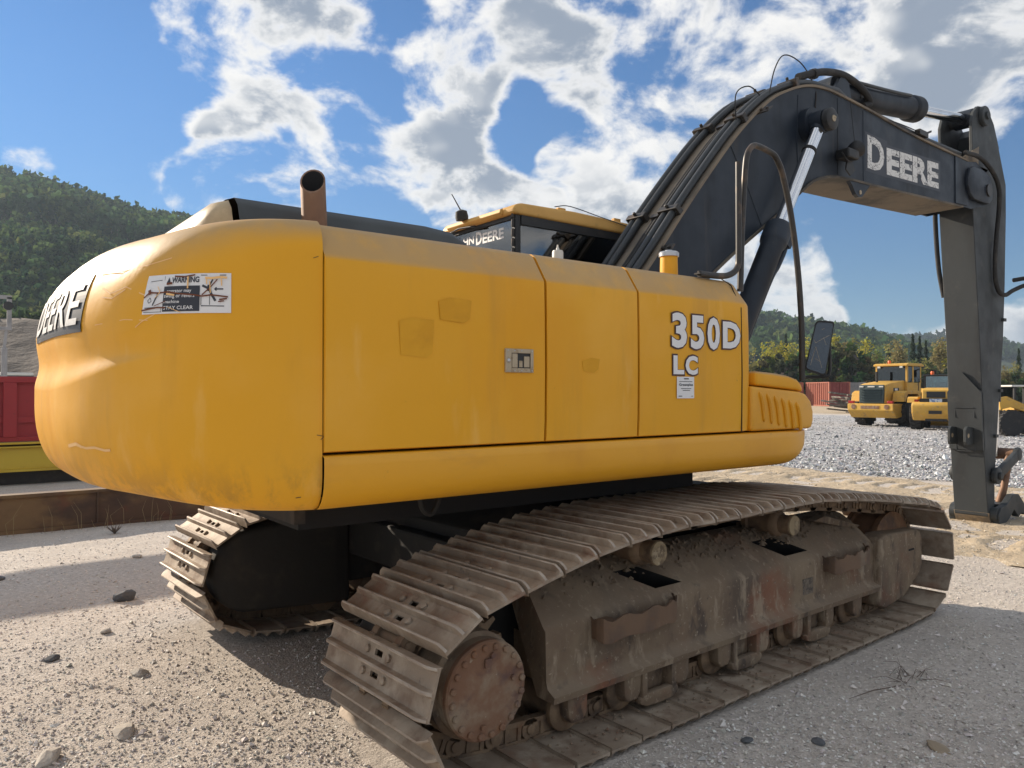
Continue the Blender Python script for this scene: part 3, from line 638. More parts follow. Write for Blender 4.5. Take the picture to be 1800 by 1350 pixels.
for k in range(5):
    mb = MB(); mb.lathe([(.012,0),(.013,.02),(.012,.06),(.008,.065)], (CX0-.012,CY0+.02,2.75+k*.075), (0,0,1), 8); mb.build('hinge', 'rail_steel', CB)

# ------------------------------------------------------------------ boom
BW = .26
up_pts = spline([(.10,1.92,0),(.05,2.10,0),(.30,2.32,0),(.615,2.634,0),(1.01,3.10,0),(1.365,3.50,0),(1.746,3.90,0),(2.156,4.246,0),(2.45,4.41,0),(2.75,4.525,0),(3.05,4.575,0),(3.40,4.575,0),(4.0,4.545,0),(4.776,4.49,0),(6.20,4.455,0)], 4)
tip = [(6.45,4.50),(6.70,4.42),(6.80,4.25),(6.80,4.10),(6.70,3.99),(6.5,3.95),(6.3,3.90)]
lo_pts = spline([(6.05,3.90,0),(4.13,3.82,0),(3.55,3.80,0),(3.15,3.765,0),(2.85,3.67,0),(2.60,3.505,0),(2.32,3.30,0),(1.74,2.925,0),(1.289,2.61,0),(.85,2.30,0),(.55,2.0,0),(.42,1.80,0),(.25,1.72,0),(.10,1.80,0)], 4)
outl = [(p.x, p.y) for p in up_pts]+tip+[(p.x, p.y) for p in lo_pts]
BO = empty('boom', EX)
NUP = len(up_pts)
mb = MB(); n = len(outl)
ks = NUP+len(tip)
for sgn in (-1, 1):   # side plates
    mb.add([(a, sgn*BW, b) for a, b in outl]+[(a, sgn*(BW-.02), b) for a, b in outl], [tuple(range(n)), tuple(range(2*n-1, n-1, -1))]+[(i, n+i, n+(i+1) % n, (i+1) % n) for i in range(n)])
mb.build('side_plate', 'boom_paint', BO)
def plate_strip(pts, off, w, t, name, m_):
    q = MB(); P = [Vector((a, 0, b)) for a, b in pts]; v = []; N_ = len(P)
    for i, p in enumerate(P):
        tg = (P[min(i+1, N_-1)]-P[max(i-1, 0)]).normalized(); nn = Vector((tg.z, 0, -tg.x))*(-1)
        for y, o_ in ((-w, off), (w, off), (w, off+t), (-w, off+t)): v.append(p+nn*o_+Vector((0, y, 0)))
    f = []
    for i in range(N_-1):
        for k in range(4): f.append((i*4+k, i*4+(k+1) % 4, (i+1)*4+(k+1) % 4, (i+1)*4+k))
    f += [(3,2,1,0), tuple((N_-1)*4+k for k in range(4))]
    q.add(v, f); return q.build(name, m_, BO)
plate_strip([(p.x, p.y) for p in up_pts[6:]], -.001, BW+.018, .022, 'top_plate', 'boom_top')
plate_strip([(p.x, p.y) for p in lo_pts[:-8]], -.001, BW+.018, .022, 'bottom_plate', 'boom_under')
mb = MB(); mb.lathe([(.12,-.36),(.12,.36)], (.27,0,1.92), (0,1,0), 20); mb.build('foot_pin', 'boom_paint', BO, smooth=40)
for sgn in (-1, 1):
    q = [(6.10,4.24),(6.16,4.36),(6.26,4.40),(6.55,4.40),(6.72,4.35),(6.805,4.24),(6.805,4.08),(6.70,4.005),(6.28,4.005),(6.16,4.06),(6.10,4.15)]
    mb = MB(); mb.prism(q, 'y', sgn*(BW+.001), sgn*(BW+.055)); mb.build('tip_boss', 'boom_paint', BO, bevel=.015, smooth=40)
    mb = MB(); mb.prism([(5.86,4.46),(5.86,3.905),(6.20,3.92),(6.20,4.45)], 'y', sgn*(BW+.001), sgn*(BW+.012)); mb.build('doubler_plate', 'boom_paint', BO)
mb = MB(); mb.lathe([(.075,-.335),(.075,.335)], (6.66,0,4.17), (0,1,0), 18); mb.build('arm_pin', 'rail_steel', BO, smooth=40)
# brackets, lifting eye, lamp
mb = MB(); q = [(3.48,3.795),(3.92,3.81),(3.84,3.74),(3.74,3.65),(3.68,3.64),(3.62,3.66),(3.55,3.74)]; mb.prism(q, 'y', -BW-.01, -BW+.03); LE = mb.build('lifting_eye', 'boom_paint', BO)
mb = MB(); mb.lathe([(.022,-.005),(.022,.048)], (3.70,-BW-.011,3.69), (0,1,0), 12); mb.build('hole', 'zinc', LE)
mb = MB(); mb.box(3.22, 3.42, -BW-.16, -BW-.02, 3.93, 4.02); mb.box(3.26,3.34,-BW-.06,-BW,3.96,4.0); WLm = mb.build('work_lamp', 'black_metal', BO, bevel=.015)
mb = MB(); mb.lathe([(.02,-.10),(.075,-.06),(.085,0),(.07,.01)], (3.47,-BW-.11,4.06), (.85,-.2,.45), 14); mb.build('lamp_housing', 'black_metal', WLm, smooth=50)
mb = MB(); mb.prism([(3.30,3.91),(3.39,3.915),(3.45,3.85),(3.36,3.78),(3.28,3.83)], 'y', -BW-.10, -BW-.085); mb.tube(spline([(3.2,-BW-.1,3.98),(3.25,-BW-.13,3.9),(3.38,-BW-.12,3.93),(3.42,-BW-.1,4.05)], 5), .007, 5); mb.build('lamp_shield', 'black_metal', WLm)
mb = MB(); mb.tube([(3.47,-BW-.08,4.12),(3.50,-BW-.02,4.56)], .0035, 4); mb.build('wire', 'rubber', BO)
for pts in ([(3.30,3.80),(3.30,4.55)], [(3.78,3.815),(3.78,4.54)], [(1.62,3.76),(1.85,3.45),(2.05,3.14)], [(2.62,4.42),(2.60,4.0),(2.62,3.56)]):
    mb = MB(); mb.tube([(a, -BW-.001, b_) for a, b_ in pts], .0045, 5); mb.build('weld_bead', 'boom_paint', BO)
# lettering on the boom
f_boom = lambda a, b, off: (a, -BW-.001-off, b)
def shear(v, x0, x1, zl0, zl1, h0, h1):    # bottom line and heights at both ends
    o_ = []
    for a, b in v: o_.append((x0+(x1-x0)*a, (zl0+(zl1-zl0)*a)+b*(h0+(h1-h0)*a)))
    return o_
v2, f2 = text2d('D', 1, .04); v2 = fit2d(v2, 0, 1, 0, 1); decal('lettering_patch', shear([(-.12,-.1),(1.2,-.1),(1.2,1.08),(-.12,1.08)], 3.86, 4.20, 3.965, 3.965, .34, .33), [(0,1,2,3)], f_boom, 'decal_black', BO, .001)
decal('lettering', shear(v2, 3.86, 4.20, 3.967, 3.967, .34, .33), f2, f_boom, 'white_chipped', BO, .003)
v2, f2 = text2d('EERE', 1, .045, 1.0); v2 = fit2d(v2, 0, 1, 0, 1); decal('lettering_patch', shear([(-.03,-.1),(1.03,-.1),(1.03,1.1),(-.03,1.1)], 4.25, 5.45, 3.966, 4.006, .285, .288), [(0,1,2,3)], f_boom, 'decal_black', BO, .0012)
decal('lettering', shear(v2, 4.25, 5.44, 3.966, 4.006, .283, .288), f2, f_boom, 'white_chipped', BO, .003)
# hydraulic lines along the top of the boom
def boom_top(x):
    xs_ = [p.x for p in up_pts[5:]]; zs_ = [p.y for p in up_pts[5:]]; return float(np.interp(x, xs_, zs_))
def top_line(y, off, x0, x1, nseg, pre=(), post=()):
    o_ = list(pre)
    for i in range(nseg+1):
        x = x0+(x1-x0)*i/nseg; z = boom_top(x); s_ = (boom_top(x+.05)-boom_top(x-.05))/.1; nn = Vector((-s_, 0, 1)).normalized()
        o_.append(Vector((x, y, z))+nn*off)
    return o_+[Vector(p) for p in post]
lines = [(-.215,.055,.030,'b'), (-.135,.055,.030,'b'), (.135,.055,.030,'c'), (.21,.055,.030,'c')]
for y, off, r_, kk in lines:
    pre = [Vector((-.05, y-.10 if y < 0 else y+.02, 2.20)), Vector((.12, y-.06 if y < 0 else y+.01, 2.33))]
    if y < 0: path = top_line(y, off, .42, 3.15, 26, pre, [(3.4,y*.9,4.67),(3.62,y*.7,4.665)] if y < -.2 else [(3.35,y,4.665),(4.2,y-.06,4.585),(5.2,y-.08,4.54),(6.05,y-.10,4.525)])
    else: path = top_line(y, off, .42, 3.3, 26, pre)
    mb = MB(); mb.tube(path, r_, 8); mb.build('hydraulic_pipe', 'hose', BO, smooth=60)
mb = MB(); mb.tube(top_line(-.24, .03, 3.2, 6.1, 14), .016, 7); mb.build('hydraulic_pipe', 'hose', BO, smooth=60)
mb = MB(); mb.tube(top_line(-.03, .03, .45, 2.9, 24), .014, 6); mb.tube(top_line(.01, .025, .45, 2.9, 24), .012, 6); mb.build('hose_pair', 'rubber', BO, smooth=60)
for x in (1.0, 1.85, 2.62):
    s_ = (boom_top(x+.05)-boom_top(x-.05))/.1; t_ = Vector((1,0,s_)).normalized(); nn = Vector((-t_.z,0,t_.x)); c0 = Vector((x,0,boom_top(x)))
    for y in (-.175, .172):
        mb = MB(); mb.obox(c0+nn*.055+Vector((0,y,0)), t_, (0,1,0), nn, (.028,.10,.042)); mb.obox(c0+nn*.02+Vector((0,y,0)), t_, (0,1,0), nn, (.05,.05,.02)); mb.lathe([(.016,0),(.016,.03)], c0+nn*.097+Vector((0,y,0)), nn, 6); mb.build('pipe_clamp', 'rail_steel', BO, bevel=.006)
    mb = MB(); mb.obox(c0+nn*.03+Vector((0,-.01,0)), t_, (0,1,0), nn, (.02,.04,.025)); mb.build('hose_clip', 'rail_steel', BO)
for x in (.75, 2.02):
    s_ = (boom_top(x+.05)-boom_top(x-.05))/.1; t_ = Vector((1,0,s_)).normalized(); nn = Vector((-t_.z,0,t_.x)); c0 = Vector((x,-BW-.055,boom_top(x)))
    mb = MB(); mb.obox(c0-nn*.01, t_, (0,1,0), nn, (.045,.06,.006)); mb.lathe([(.014,0),(.014,.015)], c0+Vector((0,-.03,0)), nn, 6); mb.lathe([(.014,0),(.014,.015)], c0+Vector((0,.03,0)), nn, 6); mb.build('side_lug', 'rail_steel', BO, bevel=.003)
# big hose to the arm cylinder and loose wires over the crest
mb = MB(); mb.tube(spline([(2.72,-.20,4.63),(2.95,-.20,4.72),(3.25,-.18,4.82),(3.6,-.16,4.88),(3.95,-.15,4.84),(4.15,-.14,4.74),(4.05,-.12,4.68)], 6), .036, 9); mb.lathe([(.05,-.03),(.05,.03)], (2.98,-.20,4.725), (1,0,.35), 10); mb.build('arm_cylinder_hose', 'rubber', BO, smooth=60)
for pts in ([(1.75,-.22,4.0),(1.78,-.2,4.25),(1.95,-.2,4.36),(2.10,-.2,4.33),(2.12,-.22,4.26)], [(2.2,-.24,4.33),(2.32,-.22,4.6),(2.5,-.2,4.78),(2.75,-.2,4.78),(2.9,-.22,4.66),(2.92,-.262,4.5),(2.90,-.27,4.35),(2.95,-.30,4.22)], [(4.0,-.24,4.55),(4.6,-.25,4.57),(5.0,-.25,4.57)]):
    mb = MB(); mb.tube(spline(pts, 7), .006, 5); mb.build('wire', 'rubber', BO, smooth=60)
mb = MB(); mb.obox((5.02,-.27,4.55), (1,0,-.02), (0,1,0), (0,0,1), (.10,.03,.03)); mb.obox((5.16,-.28,4.59), (1,0,.4), (0,1,0), (0,0,1), (.06,.012,.012)); mb.build('hose_bracket', 'rail_steel', BO, bevel=.004)
# base bracket of the arm cylinder
for sgn in (-1, 1):
    mb = MB(); mb.prism([(2.95,4.58),(3.18,4.60),(3.42,4.72),(3.52,4.84),(3.60,4.86),(3.68,4.82),(3.75,4.60)], 'y', sgn*.13, sgn*.17); mb.build('cylinder_bracket', 'boom_paint', BO, bevel=.004)

# ------------------------------------------------------------------ cylinders
def cylinder(name, base, end, rb, rr_, split, parent, m_body, eye=.10, w=.06):
    b, e = Vector(base), Vector(end); ax_ = (e-b).normalized(); Ln = (e-b).length
    C0 = empty(name, parent)
    mb = MB(); mb.lathe([(rb*.9,-.02),(rb,.06),(rb,split*Ln-.22),(rb*1.15,split*Ln-.20),(rb*1.20,split*Ln-.17),(rb*1.20,split*Ln-.03),(rb*1.06,split*Ln-.01),(rb*1.02,split*Ln)], b, ax_, 24); mb.lathe([(eye,-w),(eye,w)], b, (0,1,0), 18); mb.build('barrel', m_body, C0, smooth=40)
    mb = MB(); mb.lathe([(rr_,0),(rr_,Ln*(1-split)-.06)], b+ax_*Ln*split, ax_, 20); mb.build('rod', 'chrome', C0, smooth=40)
    mb = MB(); mb.lathe([(rr_*1.1,Ln-.12),(rr_*1.25,Ln-.05)], b, ax_, 16); mb.lathe([(eye*.95,-w),(eye*.95,w)], e, (0,1,0), 18); mb.build('rod_eye', 'boom_paint', C0, smooth=40)
    return C0, ax_
for sgn in (-1, 1):
    B0 = (1.02, sgn*.43, 1.42); E0 = (2.76, sgn*.40, 4.16)
    bc, ax_ = cylinder('boom_cylinder', B0, E0, .098, .058, .62, EX, 'boom_paint', .11, .06)
    q = Vector(B0); Ln = (Vector(E0)-q).length; side = Vector((-.75, 0, .45)).normalized()
    off = ax_.cross(Vector((0,1,0))).normalized()*(-.14)
    mb = MB(); mb.tube(spline([q+ax_*.5+off*.9, q+ax_*(Ln*.45)+off*.9, q+ax_*(Ln*.52)+off*1.1, q+ax_*(Ln*.58)+off*1.15, q+ax_*(Ln*.60)+off*.9], 5), .026, 8); mb.obox(q+ax_*(Ln*.60)+off*.95, ax_, off, (0,1,0), (.05,.05,.045)); mb.build('feed_pipe', 'boom_paint', bc, smooth=60)
    mb = MB(); mb.lathe([(.064,0),(.066,.02),(.064,.03)], q+ax_*(Ln*.885), ax_, 16); mb.build('wiper_ring', 'rubber', bc)
mb = MB(); mb.lathe([(.085,-.53),(.10,-.52),(.10,-.47),(.065,-.465),(.065,.465),(.10,.47),(.10,.52),(.085,.53)], (2.76,0,4.16), (0,1,0), 22); BP = mb.build('boom_cylinder_pin', 'black_metal', EX, smooth=40)
mb = MB(); mb.lathe([(.03,0),(.03,.006)], (2.76,-.531,4.16), (0,-1,0), 12); mb.lathe([(.012,.006),(.012,.012)], (2.775,-.531,4.17), (0,-1,0), 6); mb.build('grease_point', 'zinc', BP)
mb = MB(); mb.lathe([(.155,-.34),(.155,.34)], (2.76,0,4.16), (0,1,0), 24); mb.build('pin_boss', 'boom_paint', BO, smooth=40)
ac, ax_ = cylinder('arm_cylinder', (3.55,0,4.76), (6.78,0,5.16), .125, .062, .60, EX, 'boom_paint', .12, .11)
mb = MB(); mb.tube(spline([Vector((3.7,-.12,4.88)), Vector((4.6,-.13,4.97)), Vector((5.1,-.12,5.04))], 5), .018, 7); mb.tube([(3.95,-.10,4.90),(4.03,-.12,4.76)], .02, 7); mb.build('feed_pipe', 'hose', ac, smooth=60)

# ------------------------------------------------------------------ arm (dipper)
AW = .20; AR = empty('arm', EX)
arm = [(6.50,4.30),(6.515,3.90),(6.61,3.0),(6.69,2.3),(6.79,1.0),(6.90,.12),(6.96,.03),(7.06,.05),(7.10,.14),(7.115,.60),(7.265,1.60),(7.40,2.35),(7.465,3.05),(7.52,4.0),(7.52,4.40),(7.30,4.84),(7.14,5.12),(7.02,5.0),(6.9,4.62),(6.70,4.52)]
mb = MB(); mb.prism(arm, 'y', -AW, AW); mb.build('arm_body', 'arm_paint', AR, bevel=.008)
for sgn in (-1, 1):
    mb = MB(); mb.prism([(6.52,4.50),(6.50,4.62),(6.49,5.03),(6.55,5.16),(6.66,5.25),(6.78,5.27),(6.92,5.25),(7.05,5.20),(7.14,5.12),(7.30,4.84),(7.1,4.5)], 'y', sgn*(AW-.035), sgn*(AW+.004)); mb.build('cylinder_lug', 'arm_paint', AR, bevel=.006)
mb = MB(); mb.lathe([(.115,-.26),(.125,-.25),(.125,-.21),(.07,-.20),(.07,.20),(.125,.21),(.125,.25),(.115,.26)], (6.78,0,5.14), (0,1,0), 22); mb.lathe([(.05,-.285),(.05,-.26)], (6.78,0,5.14), (0,1,0), 14); mb.build('cylinder_pin', 'arm_paint', AR, smooth=40)
mb = MB(); mb.prism([(6.22,4.53),(6.36,4.60),(6.66,4.74),(6.64,4.46),(6.50,4.40)], 'y', -AW-.012, -AW-.002); mb.prism([(6.50,4.50),(6.9,4.60),(7.0,4.52),(6.72,4.36),(6.45,4.47)], 'y', -AW, AW); mb.build('gusset', 'worn_edge', AR)
for k, (z0, z1) in enumerate(((1.62,.30),)):
    q = [(-AW+.0, .95), (AW-.0, .95), (AW-.0, 1.68), (0.01, 1.93), (-AW+.0, 1.68)]
    fx = lambda z: 6.73+(1.7-z)*.078
    mb = MB(); v = [(fx(z)-.022, y, z) for y, z in q]+[(fx(z)+.03, y, z) for y, z in q]; mb.add(v, [(0,1,2,3,4),(9,8,7,6,5)]+[(i, 5+i, 5+(i+1) % 5, (i+1) % 5) for i in range(5)]); mb.build('wear_plate', 'arm_paint', AR)
mb = MB()
for y0, y1, z0, z1 in ((-.11,.12,1.48,1.49),(-.115,-.105,1.36,1.49),(.11,.12,1.36,1.49),(-.11,.12,.93,.94),(-.115,-.105,.93,1.05),(.11,.12,.93,1.05)): mb.box(fx(z0)-.030, fx(z0)-.0225, y0, y1, z0, z1)
mb.build('weld_bead', 'arm_paint', AR)
for y in (-.075, .115):
    mb = MB(); mb.prism([(6.55,1.215),(6.60,1.25),(6.745,1.235),(6.76,1.02),(6.57,1.02),(6.55,1.06)], 'y', y-.018, y+.018); e = mb.build('lug', 'arm_paint', AR, bevel=.006)
    mb = MB(); mb.lathe([(.028,-.02),(.028,.02)], (6.61,y,1.135), (0,1,0), 12); mb.build('hole', 'zinc', e)
mb = MB(); mb.prism([(6.895,.155),(6.91,.105),(6.96,.022),(7.06,.04),(7.105,.13)], 'y', -AW-.006, AW+.006); mb.build('nose', 'worn_edge', AR)
mb = MB(); mb.lathe([(.09,-.28),(.09,.28)], (7.02,0,.13), (0,1,0), 18); mb.build('bucket_pin_boss', 'arm_paint', AR, smooth=40)
# bucket cylinder rod, linkage
mb = MB(); mb.lathe([(.065,0),(.065,1.45)], (7.70,.0,3.0), (-.02,0,-1), 16); mb.build('bucket_cylinder', 'boom_paint', AR, smooth=40)
mb = MB(); mb.lathe([(.045,0),(.045,.75)], (7.67,.0,1.57), (-.02,0,-1), 16); mb.build('bucket_rod', 'chrome', AR, smooth=40)
for sgn in (-1, 1):
    mb = MB(); y0 = sgn*.245
    a0, a1 = Vector((7.05,y0,.62)), Vector((7.72,y0,.86)); mb.lathe([(.105,-.03),(.105,.03)], a0, (0,1,0), 18); mb.lathe([(.085,-.03),(.085,.03)], a1, (0,1,0), 18)
    t_ = (a1-a0).normalized(); mb.obox((a0+a1)/2, t_, (0,1,0), t_.cross(Vector((0,1,0))), ((a1-a0).length/2-.03,.028,.065)); mb.lathe([(.05,0),(.05,.035)], a0+Vector((0,sgn*.03,0)), (0,sgn,0), 12); mb.build('link_arm', 'arm_paint', AR, bevel=.006, smooth=40)
mb = MB(); mb.lathe([(.075,-.21),(.075,.21)], (7.72,0,.86), (0,1,0), 16); mb.build('link_tube', 'brown_pipe', AR, smooth=40)
for sgn in (-1, 1):
    mb = MB(); mb.tube([(7.70,sgn*.15,.84),(7.56,sgn*.14,.42),(7.48,sgn*.10,.16)], [.055,.045,.06], 8); mb.build('connecting_rod', 'brown_pipe', AR, smooth=60)
# quick coupler lying on the ground
mb = MB()
for sgn in (-1, 1): mb.prism([(6.98,.02),(6.96,.13),(7.04,.22),(7.2,.24),(7.42,.36),(7.60,.35),(7.78,.22),(7.86,.14),(7.80,.06),(7.70,.10),(7.60,.05),(7.45,.16),(7.3,.06),(7.15,.0)], 'y', sgn*.22, sgn*.30)
mb.box(7.2, 7.6, -.22, .22, .14, .24); mb.build('quick_coupler', 'arm_paint', AR, bevel=.008)
# hoses on the arm side
mb = MB(); mb.tube(spline([(6.05,-.30,4.53),(6.5,-.28,4.56),(6.8,-.30,4.45),(6.98,-.31,4.28),(7.03,-.30,4.05),(7.06,-.25,3.6),(7.06,-.235,3.2),(7.12,-.25,2.98),(7.28,-.27,2.93),(7.42,-.30,2.99),(7.55,-.36,3.05),(7.68,-.42,3.10),(7.72,-.36,3.17),(7.6,-.25,3.15)], 6), .028, 8); mb.build('arm_hose', 'rubber', AR, smooth=60)
mb = MB(); mb.tube(spline([(6.5,.23,4.2),(6.53,.255,3.9),(6.60,.25,3.3),(6.68,.22,2.9)], 6), .03, 8); mb.build('arm_hose', 'rubber', AR, smooth=60)
for x, z in ((7.40,2.62),(7.28,1.70),(7.13,1.12)):
    mb = MB(); mb.box(x-.05, x+.03, -AW-.03, -AW, z-.02, z+.02); mb.build('hose_clip', 'arm_paint', AR)
mb = MB(); mb.tube([(7.50,-.17,4.3),(7.49,-.17,3.1),(7.30,-.17,1.6)], .02, 7); mb.build('grease_pipe', 'hose', AR, smooth=60)

# ------------------------------------------------------------------ undercarriage
SPX, SPZ, SPR = -1.97, .46, .30; IDX, IDZ, IDR = 2.08, .46, .335
def pin_path():
    P = []
    for k in range(15): a = R(258-k*(258-98)/14); P.append((SPX+SPR*math.cos(a), SPZ+SPR*math.sin(a)))
    P += [(-1.5,.880),(-1.15,.928),(-.8,.955),(-.3,.955),(.2,.965),(.55,.962),(1.0,.928),(1.45,.878),(1.8,.83)]
    for k in range(15): a = R(84-k*(84+84)/14); P.append((IDX+IDR*math.cos(a), IDZ+IDR*math.sin(a)))
    P += [(1.72,.113)]+[(1.5-.25*k, .113) for k in range(12)]+[(-1.5,.116),(-1.72,.13)]
    return P
pp = np.array(pin_path()+[pin_path()[0]]); seg = np.hypot(*np.diff(pp, axis=0).T); cum = np.concatenate([[0], np.cumsum(seg)]); LT_ = cum[-1]
NS = round(LT_/.216)
def path_at(s):
    s = s % LT_; return Vector((float(np.interp(s, cum, pp[:,0])), 0, float(np.interp(s, cum, pp[:,1]))))
# phase: one shoe faces the rear, tilted 15 degrees up
s_rear = min((abs(math.atan2(path_at(k*LT_/4000).z-SPZ, -(path_at(k*LT_/4000).x-SPX))-R(16)) + (0 if path_at(k*LT_/4000).x < SPX-.1 else 9), k*LT_/4000) for k in range(4000))[1]
PT = LT_/NS
SHW = .425
def shoe_mesh():
    prof = [(-.104,-.014),(-.1035,.006),(-.102,.034),(-.096,.038),(-.090,.034),(-.084,.004),(-.055,0.),(-.032,0.),(-.014,.004),(-.007,.034),(.0,.038),(.007,.034),(.015,.004),(.032,0.),(.058,0.),(.080,.004),(.085,.034),(.091,.038),(.097,.034),(.099,.0),(.100,-.012)]
    ys = [-SHW,-SHW+.012,-SHW+.035,-.20,-.135,-.085,-.03,.03,.085,.135,.20,SHW-.035,SHW-.012,SHW]
    n, m_ = len(prof), len(ys); v = []
    def H(y, z): 
        e = SHW-abs(y); k = 1 if e > .03 else (.55 if e > .005 else .12)
        return z*k if z > 0 else z
    for lay in (0, 1):
        for y in ys:
            for (s_, z) in prof:
                sh = s_ + (0 if abs(y) < SHW-.02 else 0)
                v.append((sh, y, H(y, z) if lay == 0 else min(z, 0)-.012))
    hole = lambda i, j: i in (6, 13) and j == 6
    f = []; N_ = n*m_; TOPS = set()
    for j in range(m_-1):
        for i in range(n-1):
            a = j*n+i; b = a+1; c = a+n+1; d = a+n
            if hole(i, j): f += [(a, b, N_+b, N_+a), (b, c, N_+c, N_+b), (c, d, N_+d, N_+c), (d, a, N_+a, N_+d)]; continue
            f += [(a, d, c, b), (N_+a, N_+b, N_+c, N_+d)]; TOPS.add(len(f)-2) if i in (2, 3, 9, 10, 16, 17) else None
    for j in range(m_-1):
        a, d = j*n, (j+1)*n; f.append((a, N_+a, N_+d, d)); a, d = j*n+n-1, (j+1)*n+n-1; f.append((a, d, N_+d, N_+a))
    for i in range(n-1):
        a, b = i, i+1; f.append((a, b, N_+b, N_+a)); a, b = (m_-1)*n+i, (m_-1)*n+i+1; f.append((a, N_+a, N_+b, b))
    q = MB(); q.add(v, f); q.mi = [1 if k in TOPS else 0 for k in range(len(f))]
    for x in (-.045, .045):
        for y in (-.085, .085): q.lathe([(.017,-.002),(.017,.012),(.012,.015)], (x, y, 0), (0,0,1), 7)
    return q.mesh('track_shoe', smooth=35, fix=False)
def link_mesh():
    q = MB(); h0, h1 = -.045, .058     # rail side is negative (inwards), shoe side positive
    for sgn in (-1, 1):
        y0, y1 = sgn*.075, sgn*.118
        q.lathe([(.050,0),(.050,.043)], (-.108, y0, 0), (0,sgn,0), 14); q.lathe([(.024,.043),(.024,.052),(.016,.054)], (-.108, y0, 0), (0,sgn,0), 10)
        q.prism([(-.13,h0),(.10,h0),(.108,h0+.02),(-.12,h0+.026)], 'y', y0, y1); q.prism([(-.10,h1),(.108,h1),(.108,h1-.018),(-.08,h1-.018)], 'y', y0, y1)
        for x in (-.045, .03, .088): q.box(x-.011, x+.011, min(y0,y1)+.003, max(y0,y1)-.003, h0+.015, h1-.012)
        q.box(-.05, .1, min(y0,y1)+.01, min(y0,y1)+.018, h0+.01, h1-.01)
    q.lathe([(.032,-.075),(.032,.075)], (-.108,0,0), (0,1,0), 10)
    return q.mesh('track_link', smooth=40)
SHM, LKM = shoe_mesh(), link_mesh()
SHM.materials.append(MATS['shoe_steel']); SHM.materials.append(MATS['shoe_worn']); LKM.materials.append(MATS['link_steel'])
def roller_mesh():
    q = MB(); q.lathe([(.05,-.20),(.055,-.17),(.088,-.165),(.105,-.15),(.105,-.125),(.082,-.12),(.082,-.06),(.072,.0),(.082,.06),(.082,.12),(.105,.125),(.105,.15),(.088,.165),(.055,.17),(.05,.20)], (0,0,0), (0,1,0), 18)
    return q.mesh('track_roller', smooth=40)
ROM = roller_mesh(); ROM.materials.append(MATS['link_steel'])
def crawler(sgn, label):
    T = empty('crawler_track', EX, (0,0,0), SLEW); T['label'] = label
    yc = sgn*1.295
    rl = random.Random(3 if sgn < 0 else 5)
    for i in range(NS):
        a, b = path_at(s_rear+(i-.5)*PT), path_at(s_rear+(i+.5)*PT); t = (b-a).normalized(); nn = Vector((-t.z, 0, t.x)); mid = (a+b)/2
        M = Matrix(((t.x, 0, nn.x, 0), (0, 1, 0, 0), (t.z, 0, nn.z, 0), (0, 0, 0, 1)))
        o = bpy.data.objects.new('track_shoe', SHM); COL.objects.link(o); o.parent = T
        o.matrix_local = Matrix.Translation((mid.x, yc+rl.uniform(-.004,.004), mid.z)+Vector(nn*.070)) @ M @ Matrix.Rotation(R(rl.uniform(-.8,.8)), 4, 'Y') if False else Matrix.Translation(Vector((mid.x, yc+rl.uniform(-.004,.004), mid.z))+nn*.066) @ M @ Matrix.Rotation(R(rl.uniform(-1.,1.)), 4, 'Y')
        o2 = bpy.data.objects.new('track_link', LKM); COL.objects.link(o2); o2.parent = T
        o2.matrix_local = Matrix.Translation(Vector((mid.x, yc, mid.z))) @ M
    # rollers
    for k in range(8):
        x = -1.36+k*.385; o = bpy.data.objects.new('track_roller', ROM); COL.objects.link(o); o.parent = T; o.location = (x, yc, .172)
        mb = MB(); mb.prism([(x-.07,.30),(x+.07,.30),(x+.06,.17),(x+.035,.135),(x-.035,.135),(x-.06,.17)], 'y', yc+sgn*.165, yc+sgn*.235); mb.build('roller_bracket', 'frame_dirt', T, bevel=.012, smooth=40)
    for x in (-.76, .55):
        mb = MB(); mb.lathe([(.072,-.13),(.085,-.11),(.085,-.08),(.068,-.07),(.068,.07),(.085,.08),(.085,.11),(.072,.13),(.06,.135),(.06,.19),(.066,.195),(.066,.215)], (x,yc,.845), (0,sgn,0), 18); mb.build('carrier_roller', 'link_steel', T, smooth=40)
        mb = MB(); mb.lathe([(.064,.216),(.062,.224),(.05,.222),(.02,.226)], (x,yc,.845), (0,sgn,0), 18); mb.build('roller_cap', 'cap_dust', T, smooth=30)
        mb = MB(); mb.box(x-.04, x+.04, min(yc-sgn*.18,yc-sgn*.02), max(yc-sgn*.18,yc-sgn*.02), .70, .82); mb.build('roller_post', 'frame_dirt', T)
    # track guides: curved shoes hanging between the rollers
    for x in (-.78, .0, .80):
        mb = MB(); y0, y1 = yc+sgn*.15, yc+sgn*.245
        mb.prism([(x-.15,.135),(x-.145,.105),(x-.10,.088),(x,.082),(x+.10,.088),(x+.145,.105),(x+.15,.135),(x+.10,.15),(x-.10,.15)], 'y', yc+sgn*.20, y1)
        for xx in (x-.115, x+.115): mb.box(xx-.02, xx+.02, min(y0,y1), max(y0,y1)-.01, .13, .30)
        mb.box(x-.10, x+.10, min(yc+sgn*.165, yc+sgn*.18), max(yc+sgn*.165, yc+sgn*.18), .13, .30)
        mb.build('track_guide', 'frame_dirt', T, bevel=.008, smooth=40)
    # frame: vertical side, sloped top with openings
    q = MB(); Y = lambda y: sgn*y
    xs = [-1.54,-1.44,-.95,-.47,.0,.31,.84,1.40,1.62]
    sect = [(1.44,.275),(1.555,.268),(1.562,.30),(1.515,.325),(1.505,.36),(1.502,.49),(1.500,.585),(1.478,.618),(1.450,.642),(1.335,.740),(1.26,.785),(1.20,.80),(1.12,.80)]
    n = len(sect)
    for i, x in enumerate(xs):
        for (y, z) in sect:
            k = (1. if i == 0 else 0.); q.v.append((x+(.0 if i else .06*max(0,(z-.6))/.2+.0), Y(y), z-.02*k*(z > .6)))
